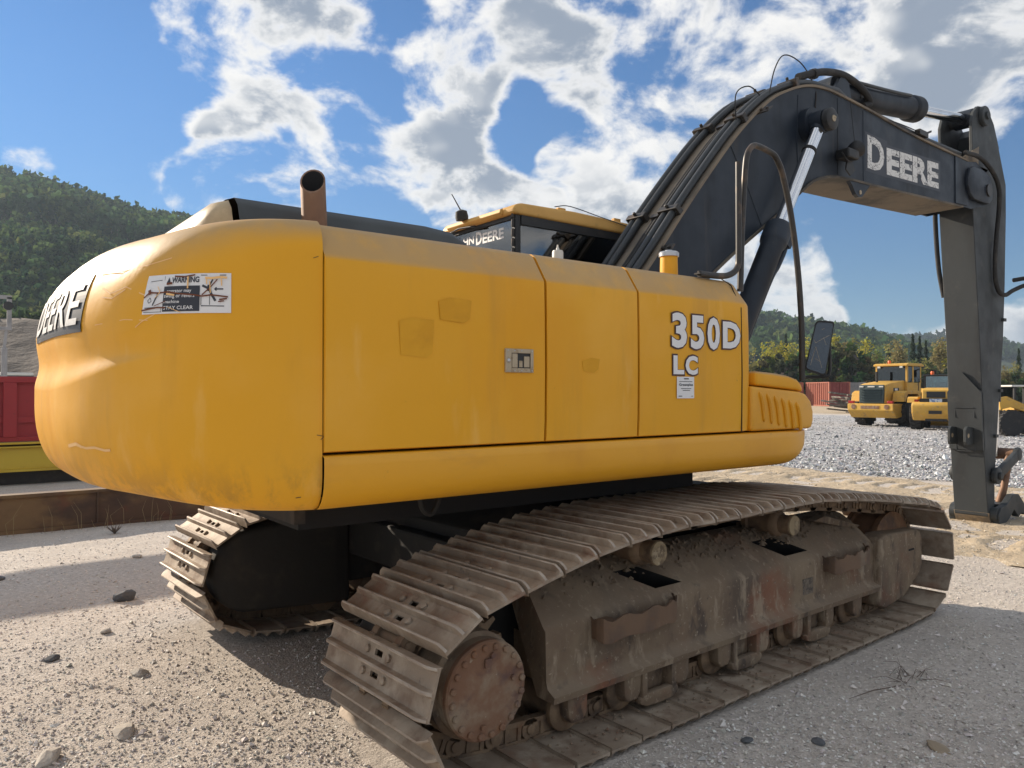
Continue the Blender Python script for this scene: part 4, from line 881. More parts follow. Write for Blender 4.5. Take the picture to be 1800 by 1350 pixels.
    def cell(i, k): return i in (2, 5) and k == 8
    for i in range(len(xs)-1):
        for k in range(n-1):
            a, b, c, d = i*n+k, i*n+k+1, (i+1)*n+k+1, (i+1)*n+k
            if cell(i, k):
                dp = .20 if k == 8 else .035
                vs_ = [Vector(q.v[j]) for j in (a, b, c, d)]; nn = Vector((0, -sgn*.75, -.66)) if k == 8 else Vector((0, -sgn, 0))
                if k == 8:      # slanted opening
                    vs_[0].x += .24; vs_[3].x -= .02; vs_[1].x += .03; vs_[2].x -= .26
                e = len(q.v); q.v += [tuple(p) for p in vs_]+[tuple(p+nn*dp) for p in vs_]
                old = (a, b, c, d)
                for j in range(4):
                    j2 = (j+1) % 4; q.f.append((old[j], old[j2], e+j2, e+j)); q.mi.append(0); q.f.append((e+j, e+j2, e+4+j2, e+4+j)); q.mi.append(2 if k == 8 else 0)
                q.f.append((e+4, e+5, e+6, e+7)); q.mi.append(2 if k == 8 else 1); continue
            q.f.append((a, b, c, d)); q.mi.append(0)
    q.f.append(tuple(range(n))); q.mi.append(0); q.f.append(tuple((len(xs)-1)*n+k for k in range(n))); q.mi.append(0)
    q.box(-1.44, 1.9, min(Y(1.12),Y(1.5)), max(Y(1.12),Y(1.5)), .29, .50, 0)
    q.build('track_frame', ['frame_dirt', 'gravel_fill', 'dark_inside'], T, smooth=55, weld=True)
    q = MB(); q.box(.665, .795, min(Y(1.498),Y(1.5045)), max(Y(1.498),Y(1.5045)), .372, .485); q.build('clean_out_port', 'gravel_fill', T, bevel=.01)
    # steps welded to the frame
    for x0, x1, jag in ((-1.24,-.62,.0), (.93,1.50,.01)):
        q = MB(); pts = [(x0,1.50),(x0-.005,1.585),(x0+.12,1.60),((x0+x1)/2,1.592),(x1-.16,1.588),(x1-.07,1.57),(x1-.01,1.53),(x1,1.495)]
        P = spline([(a, Y(b), 0) for a, b in pts], 4); v = []; N_ = len(P)
        for i, p in enumerate(P):
            z1 = .60-.012*math.sin(i*1.3)-jag*(i % 2); z0 = .495+.008*math.sin(i*.9); w = Vector((0, -sgn*.012, 0))
            for zz, ww in ((z0, 0), (z1, 0), (z1, 1), (z0, 1)): v.append(Vector((p.x, p.y, zz))+w*ww)
        f = [(i*4+k, i*4+(k+1) % 4, (i+1)*4+(k+1) % 4, (i+1)*4+k) for i in range(N_-1) for k in range(4)]+[(3,2,1,0), tuple((N_-1)*4+k for k in range(4))]
        q.add(v, f); q.box(x0+.005, x0+.10, min(Y(1.50),Y(1.588)), max(Y(1.50),Y(1.588)), .50, .585); q.build('step', 'step_rust', T, smooth=40)
    # idler and its guard
    q = MB(); q.lathe([(.20,-.16),(.31,-.13),(.31,-.09),(.285,-.085),(.285,.085),(.31,.09),(.31,.13),(.20,.16),(.185,.165),(.18,.20),(.09,.205)], (IDX,yc,IDZ), (0,sgn,0), 30); q.build('idler_wheel', 'idler_rust', T, smooth=40)
    q = MB(); q.prism([(1.60,.16),(1.70,.125),(2.00,.16),(2.27,.30),(2.31,.36),(2.31,.56),(2.28,.615),(2.22,.64),(1.70,.655),(1.62,.63)], 'y', Y(1.40), Y(1.555)); q.build('idler_guard', 'frame_dirt', T, bevel=.02, seg=3, smooth=40)
    q = MB(); q.box(2.07, 2.16, min(Y(1.55),Y(1.557)), max(Y(1.55),Y(1.557)), .49, .505); q.build('slot', 'dark_inside', T)
    q = MB(); q.prism([(1.05,.80),(1.62,.68),(1.70,.70),(1.2,.82)], 'y', Y(1.30), Y(1.37)); q.build('frame_rib', 'frame_dirt', T, bevel=.006)
    # sprocket and final drive
    q = MB(); NT = 21; ol_ = []
    for k in range(NT):
        for da, rr_ in ((-.36,.262),(-.22,.27),(-.10,.325),(.10,.325),(.22,.27),(.36,.262)): a = 2*PI*(k+da*1.05)/NT; ol_.append((SPX+rr_*math.cos(a), SPZ+rr_*math.sin(a)))
    q.prism(ol_, 'y', yc-.03, yc+.03)
    for k in range(24): a = 2*PI*k/24; q.lathe([(.014,0),(.014,.02),(.010,.024)], (SPX+.235*math.cos(a), yc+sgn*.03, SPZ+.235*math.sin(a)), (0,sgn,0), 7)
    q.build('sprocket', 'link_steel', T, bevel=.0)
    q = MB(); q.lathe([(.205,.03),(.222,.05),(.222,.24),(.205,.255),(.205,.30)], (SPX,yc,SPZ), (0,sgn,0), 40); FD = q.build('final_drive_drum', 'frame_dirt', T, smooth=40)
    q = MB(); q.lathe([(.205,.302),(.205,.322),(.198,.330),(.02,.334)], (SPX,yc,SPZ), (0,sgn,0), 48)
    for k in range(20): a = 2*PI*(k+.3)/20; q.lathe([(.0145,.326),(.0145,.340),(.010,.344)], (SPX+.180*math.cos(a), yc, SPZ+.180*math.sin(a)), (0,sgn,0), 9)
    for ax_, az_ in ((.02,.145),(.13,.03),(-.03,-.14)): q.lathe([(.012,.334),(.012,.345)], (SPX+ax_, yc, SPZ+az_), (0,sgn,0), 8)
    q.box(SPX-.02, SPX+.012, min(yc+sgn*.335,yc+sgn*.342), max(yc+sgn*.335,yc+sgn*.342), SPZ+.10, SPZ+.135)
    q.build('final_drive_cover', 'rust', T, smooth=35)
    # inner plate with rounded motor guard
    q = MB(); ol_ = [(SPX+.27*math.cos(R(a)), SPZ+.03+.28*math.sin(R(a))) for a in range(90, 271, 10)]+[(-1.25,.16),(-1.25,.84)]
    q.prism(ol_, 'y', Y(.95), Y(1.14)); q.build('motor_guard', 'guard_dark', T, bevel=.035, seg=3, smooth=40)
    q = MB(); q.box(-1.6, 1.7, min(Y(1.0),Y(1.15)), max(Y(1.0),Y(1.15)), .30, .70); q.build('inner_frame', 'motor_dark', T)
    # clods and grit lying on the frame and on the lower shoes
    g_ = np.random.default_rng(17 if sgn < 0 else 18); n_ = 900; V_ = []; F_ = []
    q = MB()
    for k in range(n_):
        if k < 560: x = g_.uniform(-1.45, 1.55); yy = g_.uniform(1.22, 1.40)-abs(g_.normal(0, .03)); z = float(np.interp(yy, [1.20,1.26,1.335,1.45], [.80,.785,.74,.642])); s_ = g_.uniform(.006, .026)
        else: x = g_.uniform(-1.6, 1.7); yy = g_.uniform(1.40, 1.70); z = .066; s_ = g_.uniform(.004, .013)
        p = [Vector(v_)*s_ for v_ in ((1,0,0),(0,1,0),(-1,0,0),(0,-1,0),(.1,0,.8))]; rt_ = g_.uniform(0, 6)
        p = [Vector((v_.x*math.cos(rt_)-v_.y*math.sin(rt_), v_.x*math.sin(rt_)+v_.y*math.cos(rt_), v_.z))*g_.uniform(.7,1.2) for v_ in p]
        q.add([v_+Vector((x, Y(yy), z)) for v_ in p], [(0,1,4),(1,2,4),(2,3,4),(3,0,4)])
    o_ = q.build('caked_dirt', 'frame_dirt', T, fix=False); o_['kind'] = 'stuff'
    return T
mat('gravel_fill', (.16,.13,.10), .9, 0, [((.06,.05,.045), 35, .45, .65, .8), ((.26,.225,.18), 60, .55, .7, .7)], [(60,.6,.01)])
mat('step_rust', (.17,.105,.065), .85, 0, [((.085,.062,.05), 4, .42, .65, .85), ((.27,.12,.045), 8, .58, .72, .6), ((.24,.19,.14), 6, .5, .7, .6, (1,1,.3))], [(20,.4,.01),(90,.4,.003)])
mat('idler_rust', (.22,.115,.06), .75, .1, [((.05,.045,.045), 5, .5, .7, .7), ((.30,.19,.10), 12, .5, .7, .6)], [(30,.3,.006)])
mat('motor_dark', (.016,.015,.014), .75, 0, [((.06,.048,.038), 5, .52, .72, .7)], [(30,.2,.006)])
mat('guard_dark', (.030,.027,.024), .8, 0, [((.07,.056,.042), 3, .5, .7, .7), ((.012,.012,.012), 4, .5, .7, .7, (1,1,.3))], [(24,.3,.008)])
crawler(-1, 'dusty brown crawler track nearest the viewer'); crawler(1, 'crawler track on the far side, its rear shoes in sun')
# car body between the tracks, slewing ring
mb = MB(); mb.prism([(-1.15,.62),(-.85,.52),(.85,.52),(1.15,.62),(1.15,.85),(.85,1.02),(-.85,1.02),(-1.15,.85)], 'y', -.86, .86); mb.box(-1.25,-.65,-1.2,1.2,.50,.78); mb.box(.65,1.25,-1.2,1.2,.50,.78)
o = mb.build('car_body', 'motor_dark', EX, bevel=.02); o.rotation_euler = (0,0,SLEW)
mb = MB(); mb.lathe([(.80,1.01),(.80,1.10),(.74,1.11),(.74,1.27)], (0,0,0), (0,0,1), 40); mb.build('slewing_ring', 'motor_dark', EX, smooth=40)
mb = MB(); mb.tube(spline([(-1.95,-1.2,1.245),(-1.93,-1.2,1.15),(-1.88,-1.2,1.12),(-1.84,-1.2,1.18),(-1.84,-1.2,1.245)], 5), .012, 6); mb.box(-2.0,-1.8,-1.25,-1.15,1.22,1.245); mb.box(-2.5,-2.45,-1.1,1.1,1.12,1.27); mb.build('tie_down_loop', 'motor_dark', EX)

# ================================================================== GROUND
def hnoise(x, y, f, seed=0):
    """cheap smooth value noise, numpy"""
    x = np.asarray(x)*f; y = np.asarray(y)*f; xi = np.floor(x).astype(int); yi = np.floor(y).astype(int); xf = x-xi; yf = y-yi
    def h(a, b): v = np.sin(a*127.1+b*311.7+seed*74.7)*43758.5453; return v-np.floor(v)
    u = xf*xf*(3-2*xf); v = yf*yf*(3-2*yf)
    return (h(xi,yi)*(1-u)+h(xi+1,yi)*u)*(1-v)+(h(xi,yi+1)*(1-u)+h(xi+1,yi+1)*u)*v
def ground_z(x, y):
    r = np.hypot(np.asarray(x)+.5, np.asarray(y)); k = np.clip((13-r)/5, 0, 1)
    return (.010+(hnoise(x,y,.9,1)-.5)*.030+(hnoise(x,y,3.1,2)-.5)*.016+(hnoise(x,y,9,3)-.5)*.008)*k
def axis_vals(lo, hi, step, far):
    a = list(np.arange(lo, hi, step)); s = step
    while a[-1] < far: s *= 1.35; a.append(a[-1]+s)
    s = step
    while a[0] > -far: s *= 1.35; a.insert(0, a[0]-s)
    return np.array(a)
gx = axis_vals(-7, 13, .11, 4200); gy = axis_vals(-5.5, 9, .11, 4200); GX, GY = np.meshgrid(gx, gy, indexing='ij'); GZ = ground_z(GX, GY)
def grid_mesh(name, X, Y, Z):
    n, m_ = X.shape; v = np.stack([X, Y, Z], -1).reshape(-1, 3)
    i = np.arange(n-1)[:,None]*m_+np.arange(m_-1)[None]; q = np.stack([i, i+m_, i+m_+1, i+1], -1).reshape(-1, 4)
    return np_mesh(name, v, q)
def np_mesh(name, v, q, cols=None, smooth=True):
    me = bpy.data.meshes.new(name); me.vertices.add(len(v)); me.vertices.foreach_set('co', np.ascontiguousarray(v, np.float32).ravel())
    k = q.shape[1]; me.loops.add(q.size); me.loops.foreach_set('vertex_index', np.ascontiguousarray(q, np.int32).ravel())
    me.polygons.add(len(q)); me.polygons.foreach_set('loop_start', np.arange(0, q.size, k, dtype=np.int32)); me.update(calc_edges=True)
    me.polygons.foreach_set('use_smooth', np.full(len(q), smooth))
    if cols is not None:
        a = me.attributes.new('tint', 'FLOAT_COLOR', 'POINT'); a.data.foreach_set('color', np.ascontiguousarray(np.concatenate([cols, np.ones((len(cols),1))], 1), np.float32).ravel())
    me.validate(); return me
mat('gravel', (.52,.47,.42), .92, 0, [((.68,.62,.56), 28, .45, .62, .8), ((.22,.195,.17), 38, .56, .68, .8), ((.54,.47,.40), .6, .4, .7, .5), ((.34,.305,.28), 1.4, .5, .75, .5), ((.72,.66,.60), 75, .60, .70, .8)], [(24,.75,.02),(75,.9,.012),(190,.7,.005)])
mat('tan_dirt', (.45,.36,.25), .95, 0, [((.56,.46,.33), 1.2, .4, .7, .7), ((.30,.24,.17), 5, .52, .7, .7), ((.62,.55,.45), 17, .55, .68, .7)], [(3,.8,.06),(14,.9,.03),(60,.8,.01)])
mat('crushed_stone', (.40,.40,.415), .92, 0, [((.56,.56,.57), 3.2, .46, .6, .8), ((.16,.16,.17), 4.5, .53, .64, .8), ((.30,.28,.27), .35, .45, .7, .6)], [(3,.9,.12),(9,.9,.05)])
mat('stone', (0,0,0), .85, 0, [], [(40,.3,.004)], attr='tint')
GR = link('ground', grid_mesh('ground', GX, GY, GZ), 'gravel'); tag(GR, kind='structure')
def sheet(name, outline, z, m_):
    mb = MB(); mb.add([(a, b, z) for a, b in outline], [tuple(range(len(outline)))]); o = mb.build(name, m_, fix=False); tag(o, kind='structure'); return o
def wob(pts, amp, n=7, seed=1):
    r_ = random.Random(seed); o_ = []
    for i, (a, b) in enumerate(pts):
        c, d = pts[(i+1) % len(pts)]; L_ = math.hypot(c-a, d-b)
        for k in range(n):
            t = k/n; w_ = amp*r_.uniform(-1, 1)*min(1, L_/8); o_.append((a+(c-a)*t+w_*(d-b)/L_, b+(d-b)*t-w_*(c-a)/L_))
    return o_
# tan strip with tread prints: a strip of its own with real relief
tx = np.arange(4.6, 13.4, .07); ty_ = np.arange(-8, 15, .07); TX, TY = np.meshgrid(tx, ty_, indexing='ij')
edge0 = 5.0+(hnoise(TX*0, TY, .5, 5)-.5)*1.2+(hnoise(TX*0, TY, 2, 6)-.5)*.5; edge1 = 11.3+(hnoise(TX*0, TY, .5, 7)-.5)*1.3+(hnoise(TX*0, TY, 2.2, 8)-.5)*.5
inside = np.clip((TX-edge0)/.5, 0, 1)*np.clip((edge1-TX)/.5, 0, 1)
u_t = (TX-8)*.96+(TY)*.06; v_t = TY*.98-(TX-8)*.1
tread = np.zeros_like(TX)
for c0 in (-2.3, .3, 2.1):
    band = np.clip(1-np.abs(u_t-c0)/.42, 0, 1) > 0
    tread += band*(-.030+.045*((np.mod(v_t+.25*np.abs(u_t-c0), .42) < .2)))
TZ = .006+(inside > 0)*(.018+(hnoise(TX,TY,1.3,9)-.5)*.05+(hnoise(TX,TY,5,10)-.5)*.03+tread*np.clip(hnoise(TX,TY,.7,12)*1.6-.2, 0, 1))*inside-.03*(inside <= 0)
TS = link('dirt_track', grid_mesh('dirt_track', TX, TY, TZ+.0), 'tan_dirt'); tag(TS, kind='structure')
sheet('crushed_stone_yard', wob([(11.2,-14),(11.2,14),(14,40),(48,40),(47,20),(43,-14)], .8, 12, 3), .004, 'crushed_stone')
sheet('dirt_yard', wob([(49,-30),(49.5,45),(20,70),(40,150),(150,150),(170,-30)], 1.5, 8, 4), .004, 'tan_dirt')
sheet('yard_floor', wob([(-60,30),(-60,120),(10,120),(18,42),(10,30)], 1.5, 8, 5), .004, 'gravel')

def stones(N, d0, d1, smin, smax, seed, big=.02, x_ok=None, tint=None, zf=None, flat=(.35,.8)):
    r_ = np.random.default_rng(seed)
    inv = r_.uniform(1/d1, 1/d0, N); d = 1/inv; a = r_.uniform(-.78, .78, N)
    x = CAM.x+fwd.x*d+right.x*a*d; y = CAM.y+fwd.y*d+right.y*a*d
    s = smin*(smax/smin)**(r_.random(N)**2.2); s = np.where(r_.random(N) < big, s*2.0, s)
    ok = np.ones(N, bool) if x_ok is None else x_ok(x, y, s)
    x, y, s = x[ok], y[ok], s[ok]; n = len(x)
    octa = np.array([(.5,0,0),(0,.5,0),(-.5,0,0),(0,-.5,0),(.1,.05,.5),(0,0,-.5)])
    v = octa[None]*r_.uniform(.6, 1.35, (n,6,3))+r_.uniform(-.16, .16, (n,6,3)); v[:,:,2] *= r_.uniform(*flat, (n,1)); v[:,:,1] *= r_.uniform(.6, 1., (n,1))
    an = r_.uniform(0, 2*PI, n); t1 = r_.uniform(-.4, .4, n); c, sn = np.cos(an)[:,None], np.sin(an)[:,None]
    X, Yv, Z = v[:,:,0], v[:,:,1], v[:,:,2]; Z = Z+X*t1[:,None]
    v = np.stack([X*c-Yv*sn, X*sn+Yv*c, Z], -1)*s[:,None,None]
    z0 = (ground_z(x, y) if zf is None else zf(x, y))+s*.12
    v += np.stack([x, y, z0], -1)[:,None]
    fc = np.array([(0,1,4),(1,2,4),(2,3,4),(3,0,4),(1,0,5),(2,1,5),(3,2,5),(0,3,5)])
    q = (np.arange(n)[:,None,None]*6+fc[None]).reshape(-1,3)
    base = tint(r_, n); cols = np.repeat(base, 6, 0)
    return v.reshape(-1,3), q, cols
def near_ok(x, y, s):
    xt = x*math.cos(SLEW)+y*math.sin(SLEW); yt = -x*math.sin(SLEW)+y*math.cos(SLEW)
    on = (np.abs(np.abs(yt)-1.295) < .44+s*.4) & (xt > -2.2) & (xt < 2.4)
    return ~on
def tint_g(r_, n):
    b = np.clip(r_.normal(.60, .14, n), .14, .85)[:,None]; c = b*np.array([[1.04,.97,.90]])+r_.normal(0, .012, (n,3))
    return np.clip(c, .04, .8)
v, q, c = stones(175000, 1.7, 13, .005, .026, 11, .025, near_ok, tint_g)
o = link('gravel_stones', np_mesh('gravel_stones', v, q, c, False), 'stone'); tag(o, 'loose pale gravel stones scattered over the yard', 'gravel', kind='stuff')
def far_ok(x, y, s): return (x > 11.3) & (x < 48) & (y > -14) & (y < 39)
def tint_w(r_, n):
    b = np.clip(r_.normal(.45, .17, n), .10, .80)[:,None]; return np.clip(b*np.array([[.99,1.,1.02]])+r_.normal(0, .01, (n,3)), .04, .9)
v, q, c = stones(62000, 13, 52, .035, .12, 12, .02, far_ok, tint_w, lambda x, y: x*0+.01, (.4,.8))
o = link('crushed_stones', np_mesh('crushed_stones', v, q, c, False), 'stone'); tag(o, 'whitish crushed stone covering the yard behind the machine', 'crushed stone', kind='stuff')
def tan_ok(x, y, s): return (x > 4.8) & (x < 11.5) & (y > -9) & (y < 14)
def tint_t(r_, n):
    b = np.clip(r_.normal(.48, .09, n), .2, .75)[:,None]; return np.clip(b*np.array([[1.06,.94,.76]]), .04, .85)
v, q, c = stones(18000, 8, 22, .008, .05, 13, .02, tan_ok, tint_t, lambda x, y: x*0+.02)
o = link('dirt_crumbs', np_mesh('dirt_crumbs', v, q, c, False), 'stone'); tag(o, 'sandy crumbs and small stones on the tan dirt strip', 'dirt', kind='stuff')

# single rocks
mat('rock_dark', (.10,.105,.115), .85, 0, [((.20,.20,.20), 6, .5, .7, .6)], [(14,.5,.01)]); mat('rock_pale', (.44,.40,.35), .9, 0, [((.58,.54,.48), 7, .45, .65, .7), ((.25,.22,.2), 12, .55, .7, .5)], [(18,.5,.01)]); mat('rock_brown', (.30,.24,.17), .9, 0, [((.40,.33,.25), 8, .45, .65, .7)], [(18,.5,.008)])
def rock(x, y, s, flat, seed, m_, label):
    r_ = random.Random(seed); bm = bmesh.new(); bmesh.ops.create_icosphere(bm, subdivisions=2, radius=.5)
    ax_ = [Vector((r_.uniform(-1,1), r_.uniform(-1,1), r_.uniform(-1,1))).normalized() for _ in range(9)]
    for v_ in bm.verts:
        for a in ax_:
            d = v_.co.dot(a)
            if d > .34: v_.co -= a*(d-.34)*.9
        v_.co = Vector((v_.co.x*1.2, v_.co.y*.85, v_.co.z*flat))*s
    me = bpy.data.meshes.new('rock'); bm.to_mesh(me); bm.free()
    s *= .82; o = link('rock', me, m_); o.scale = (.82,.82,.82); o.location = (x, y, float(ground_z(x, y))+s*flat*.22); o.rotation_euler = (r_.uniform(-.2,.2), r_.uniform(-.2,.2), r_.uniform(0,6))
    tag(o, label, 'rock', 'loose rocks on the gravel')
rock(-2.47, 2.52, .20, .75, 1, 'rock_dark', 'dark grey fist-sized boulder in the shadow left of the far track')
rock(-3.12, 1.29, .11, .5, 2, 'rock_dark', 'rounded blue-grey pebble in the sunlit gravel at far left')
rock(-2.74, .68, .13, .5, 3, 'rock_pale', 'pale angular stone in the sunlit gravel, middle of the left foreground')
rock(-2.745, 1.70, .11, .5, 4, 'rock_pale', 'pale wedge-shaped stone between the shadow edge and the track')
rock(-2.97, -.12, .17, .3, 5, 'rock_pale', 'flat cracked pale slab in the left foreground gravel')
rock(.05, -2.60, .16, .22, 6, 'rock_brown', 'flat brown stone lying in the shade at lower right')
rock(-.62, -2.02, .09, .4, 7, 'rock_dark', 'small blue-grey stone beside the outer edge of the near track')
rock(-.35, -2.22, .10, .35, 8, 'rock_dark', 'larger of the two blue-grey stones in the shaded gravel')
rock(-3.22, 3.95, .12, .5, 9, 'rock_dark', 'dark stone at the left picture edge in the sunlit strip')
rock(-3.30, -.22, .16, .55, 10, 'rock_pale', 'pale stone cut by the left picture edge at the bottom')
rock(-2.05, 4.2, .13, .5, 11, 'rock_pale', 'pale stone at the edge of the shadow behind the far track')
# dry twigs and a weed
mat('twig', (.13,.10,.08), .9); mat('weed_leaf', (.10,.12,.04), .8)
r_ = random.Random(5); mb = MB()
for k in range(18):
    a = r_.uniform(0, 2*PI); x0, y0 = .78+r_.uniform(-.1,.1), -2.10+r_.uniform(-.05,.05); l_ = r_.uniform(.06,.2)
    mb.tube([(x0,y0,.015), (x0+math.cos(a)*l_*.5,y0+math.sin(a)*l_*.5,.03+r_.uniform(0,.04)), (x0+math.cos(a)*l_,y0+math.sin(a)*l_,.02+r_.uniform(0,.05))], [.002,.0015,.0008], 4)
mb.tube([(.25,-2.05,.02),(.45,-2.08,.028),(.66,-2.13,.02)], [.002,.004,.002], 4); tag(mb.build('dry_twigs', 'twig'), 'tangle of thin dry twigs on the shaded gravel', 'twigs')
mb = MB(); r_ = random.Random(9)
for k in range(30):
    a = r_.uniform(0, 2*PI); l_ = r_.uniform(.06,.15); x0, y0 = -1.98, 5.75
    mb.add([(x0+.012*math.sin(a),y0-.012*math.cos(a),.02),(x0-.012*math.sin(a),y0+.012*math.cos(a),.02),(x0+math.cos(a)*l_,y0+math.sin(a)*l_,.05+l_*.6)], [(0,1,2)])
tag(mb.build('dry_weed', 'twig', fix=False), 'dark spiky weed tuft in front of the rusty beam', 'weed')
mb = MB(); r_ = random.Random(19)
for k in range(26):
    x0 = r_.uniform(-3.4,-.4); y0 = 6.38+r_.uniform(-.08,.02); h_ = r_.uniform(.1,.42)
    mb.tube([(x0,y0,.0),(x0+r_.uniform(-.05,.05),y0-.02,h_*.6),(x0+r_.uniform(-.12,.12),y0-.05,h_)], [.003,.002,.0008], 3)
mat('dry_grass', (.30,.25,.13), .9); o = mb.build('dry_grass', 'dry_grass'); tag(o, 'sparse dry grass stalks growing along the rusty beam', 'grass', kind='stuff')

# ================================================================== LEFT: beam, frame, red box
mb = MB(); mb.box(-9, -.1, 6.50, 6.53, .05, .44); mb.box(-9, -.1, 6.47, 6.66, .0, .05); mb.box(-9, -.1, 6.47, 6.66, .43, .47)
RB = mb.build('rusty_beam', 'rust_beam', bevel=.004); tag(RB, 'long rusty steel I-beam lying on the gravel behind the machine', 'steel beam')
for x in (-6.6, -4.4, -2.05, -.8):
    mb = MB(); mb.box(x, x+.02, 6.475, 6.50, .051, .429); mb.build('stiffener', 'rust_beam', RB)
FRM = empty('flatbed_frame', None, (0,0,0)); tag(FRM, 'long yellow painted steel frame below the red skip', 'steel frame')
mb = MB(); mb.box(-9, 2.5, 12.06, 12.09, .29, .68); mb.box(-9, 2.5, 12.0, 12.25, .25, .29); mb.box(-9, 2.5, 12.0, 12.25, .68, .70); mb.box(-9, 2.5, 12.10, 12.25, .735, .77); mb.build('side_beam', 'beam_yellow', FRM, bevel=.005)
mb = MB(); mb.box(-9, 2.5, 12.26, 14.4, .68, .76); mb.build('deck', 'rust_beam', FRM)
mb = MB(); mb.box(-9, 2.5, 12.28, 12.34, .0, .66); mb.build('gap_shade', 'black_metal', FRM)  # added dark strip that stands in for the shade under the frame
for x in (-8.5, -6.2, -3.3, -1.3, 1.5):
    mb = MB(); mb.box(x, x+.2, 12.1, 12.27, .0, .25); mb.build('support_block', 'rust_beam', FRM)
RS = empty('red_skip', None, (0,0,0)); tag(RS, 'dark red steel skip box standing on the yellow frame', 'skip')
X0r, X1r, Y0r, Y1r, Z0r, Z1r = -6.6, 1.6, 12.35, 14.3, .78, 1.94
mb = MB()
for b in ((X0r,X1r,Y0r,Y0r+.04,Z0r,Z1r),(X0r,X1r,Y1r-.04,Y1r,Z0r,Z1r),(X0r,X0r+.04,Y0r+.04,Y1r-.04,Z0r,Z1r),(X1r-.04,X1r,Y0r+.04,Y1r-.04,Z0r,Z1r)): mb.box(*b)
mb.build('side', 'red_paint', RS)
mb = MB(); mb.box(X0r-.03, X1r+.03, Y0r-.08, Y0r+.04, Z1r-.09, Z1r+.02); mb.build('rim', 'red_paint', RS, bevel=.006)
mb = MB(); mb.box(X0r-.03, X1r+.03, Y0r-.08, Y0r-.001, Z0r, Z0r+.08); mb.build('bottom_rail', 'red_paint', RS, bevel=.006)
for k in range(11):
    x = X0r+.05+k*.78; mb = MB(); mb.box(x, x+.21, Y0r-.10, Y0r-.002, Z0r+.08, Z1r-.09); mb.build('rib', 'red_paint', RS, bevel=.006)
mb = MB(); mb.box(X0r, X1r, Y0r-.045, Y0r-.003, 1.12, 1.22); mb.build('waist_rail', 'red_paint', RS)
# unseen tank shape on legs, added only to cast the shadow on the left gravel
FT = empty('shadow_caster', None, (0,0,0)); tag(FT, 'unseen grey cylinder on legs, added left of view to cast a shadow', 'shadow caster')
mb = MB(); mb.lathe([(.05,-3.2),(.30,-3.15),(.36,-3.0),(.36,-.12),(.30,-.03),(.05,0)], (-3.30,10.5,3.16), (1,.05,0), 24); mb.build('tank', 'container_grey', FT, smooth=40)
for x in (-6.3, -5.6):
    for y in (10.1, 10.7): mb = MB(); mb.box(x,x+.08,y,y+.08,0,2.95); mb.build('leg', 'rust_beam', FT)

# ================================================================== MACHINES IN THE YARD
def tyre_mesh(Rr, w, lug=18):
    q = MB(); q.lathe([(Rr*.55,-w*.42),(Rr*.80,-w*.5),(Rr*.93,-w*.46),(Rr*.96,-w*.3),(Rr*.96,w*.3),(Rr*.93,w*.46),(Rr*.80,w*.5),(Rr*.55,w*.42)], (0,0,0), (0,1,0), 28)
    for k in range(lug):
        for sgn in (-1, 1):
            a = 2*PI*(k+(.5 if sgn > 0 else 0))/lug; t = Vector((-math.sin(a), 0, math.cos(a))); n_ = Vector((math.cos(a), 0, math.sin(a)))
            q.obox(n_*Rr*.965+Vector((0, sgn*w*.24, 0)), (t*.9+Vector((0,sgn*.35,0))), n_.cross(t*.9+Vector((0,sgn*.35,0))), n_, (Rr*.062, w*.25, Rr*.04))
    return q.mesh('tyre', smooth=40)
def rim_mesh(Rr, w):
    q = MB(); q.lathe([(Rr*.56,-w*.40),(Rr*.52,-w*.40),(Rr*.48,-w*.2),(Rr*.2,-w*.16),(Rr*.18,-w*.3),(.02,-w*.3)], (0,0,0), (0,1,0), 24); q.lathe([(Rr*.56,w*.40),(Rr*.52,w*.40),(Rr*.48,w*.2),(Rr*.2,w*.16),(Rr*.18,w*.3),(.02,w*.3)], (0,0,0), (0,1,0), 24)
    return q.mesh('rim', smooth=40)
def wheels(par, spots, Rr, w, rimm='loader_yellow'):
    ty, ri = tyre_mesh(Rr, w), rim_mesh(Rr, w)
    for x, y, z in spots:
        wh = empty('wheel', par, (x, y, z)); link('tyre', ty, 'rubber', wh); link('rim', ri, rimm, wh)
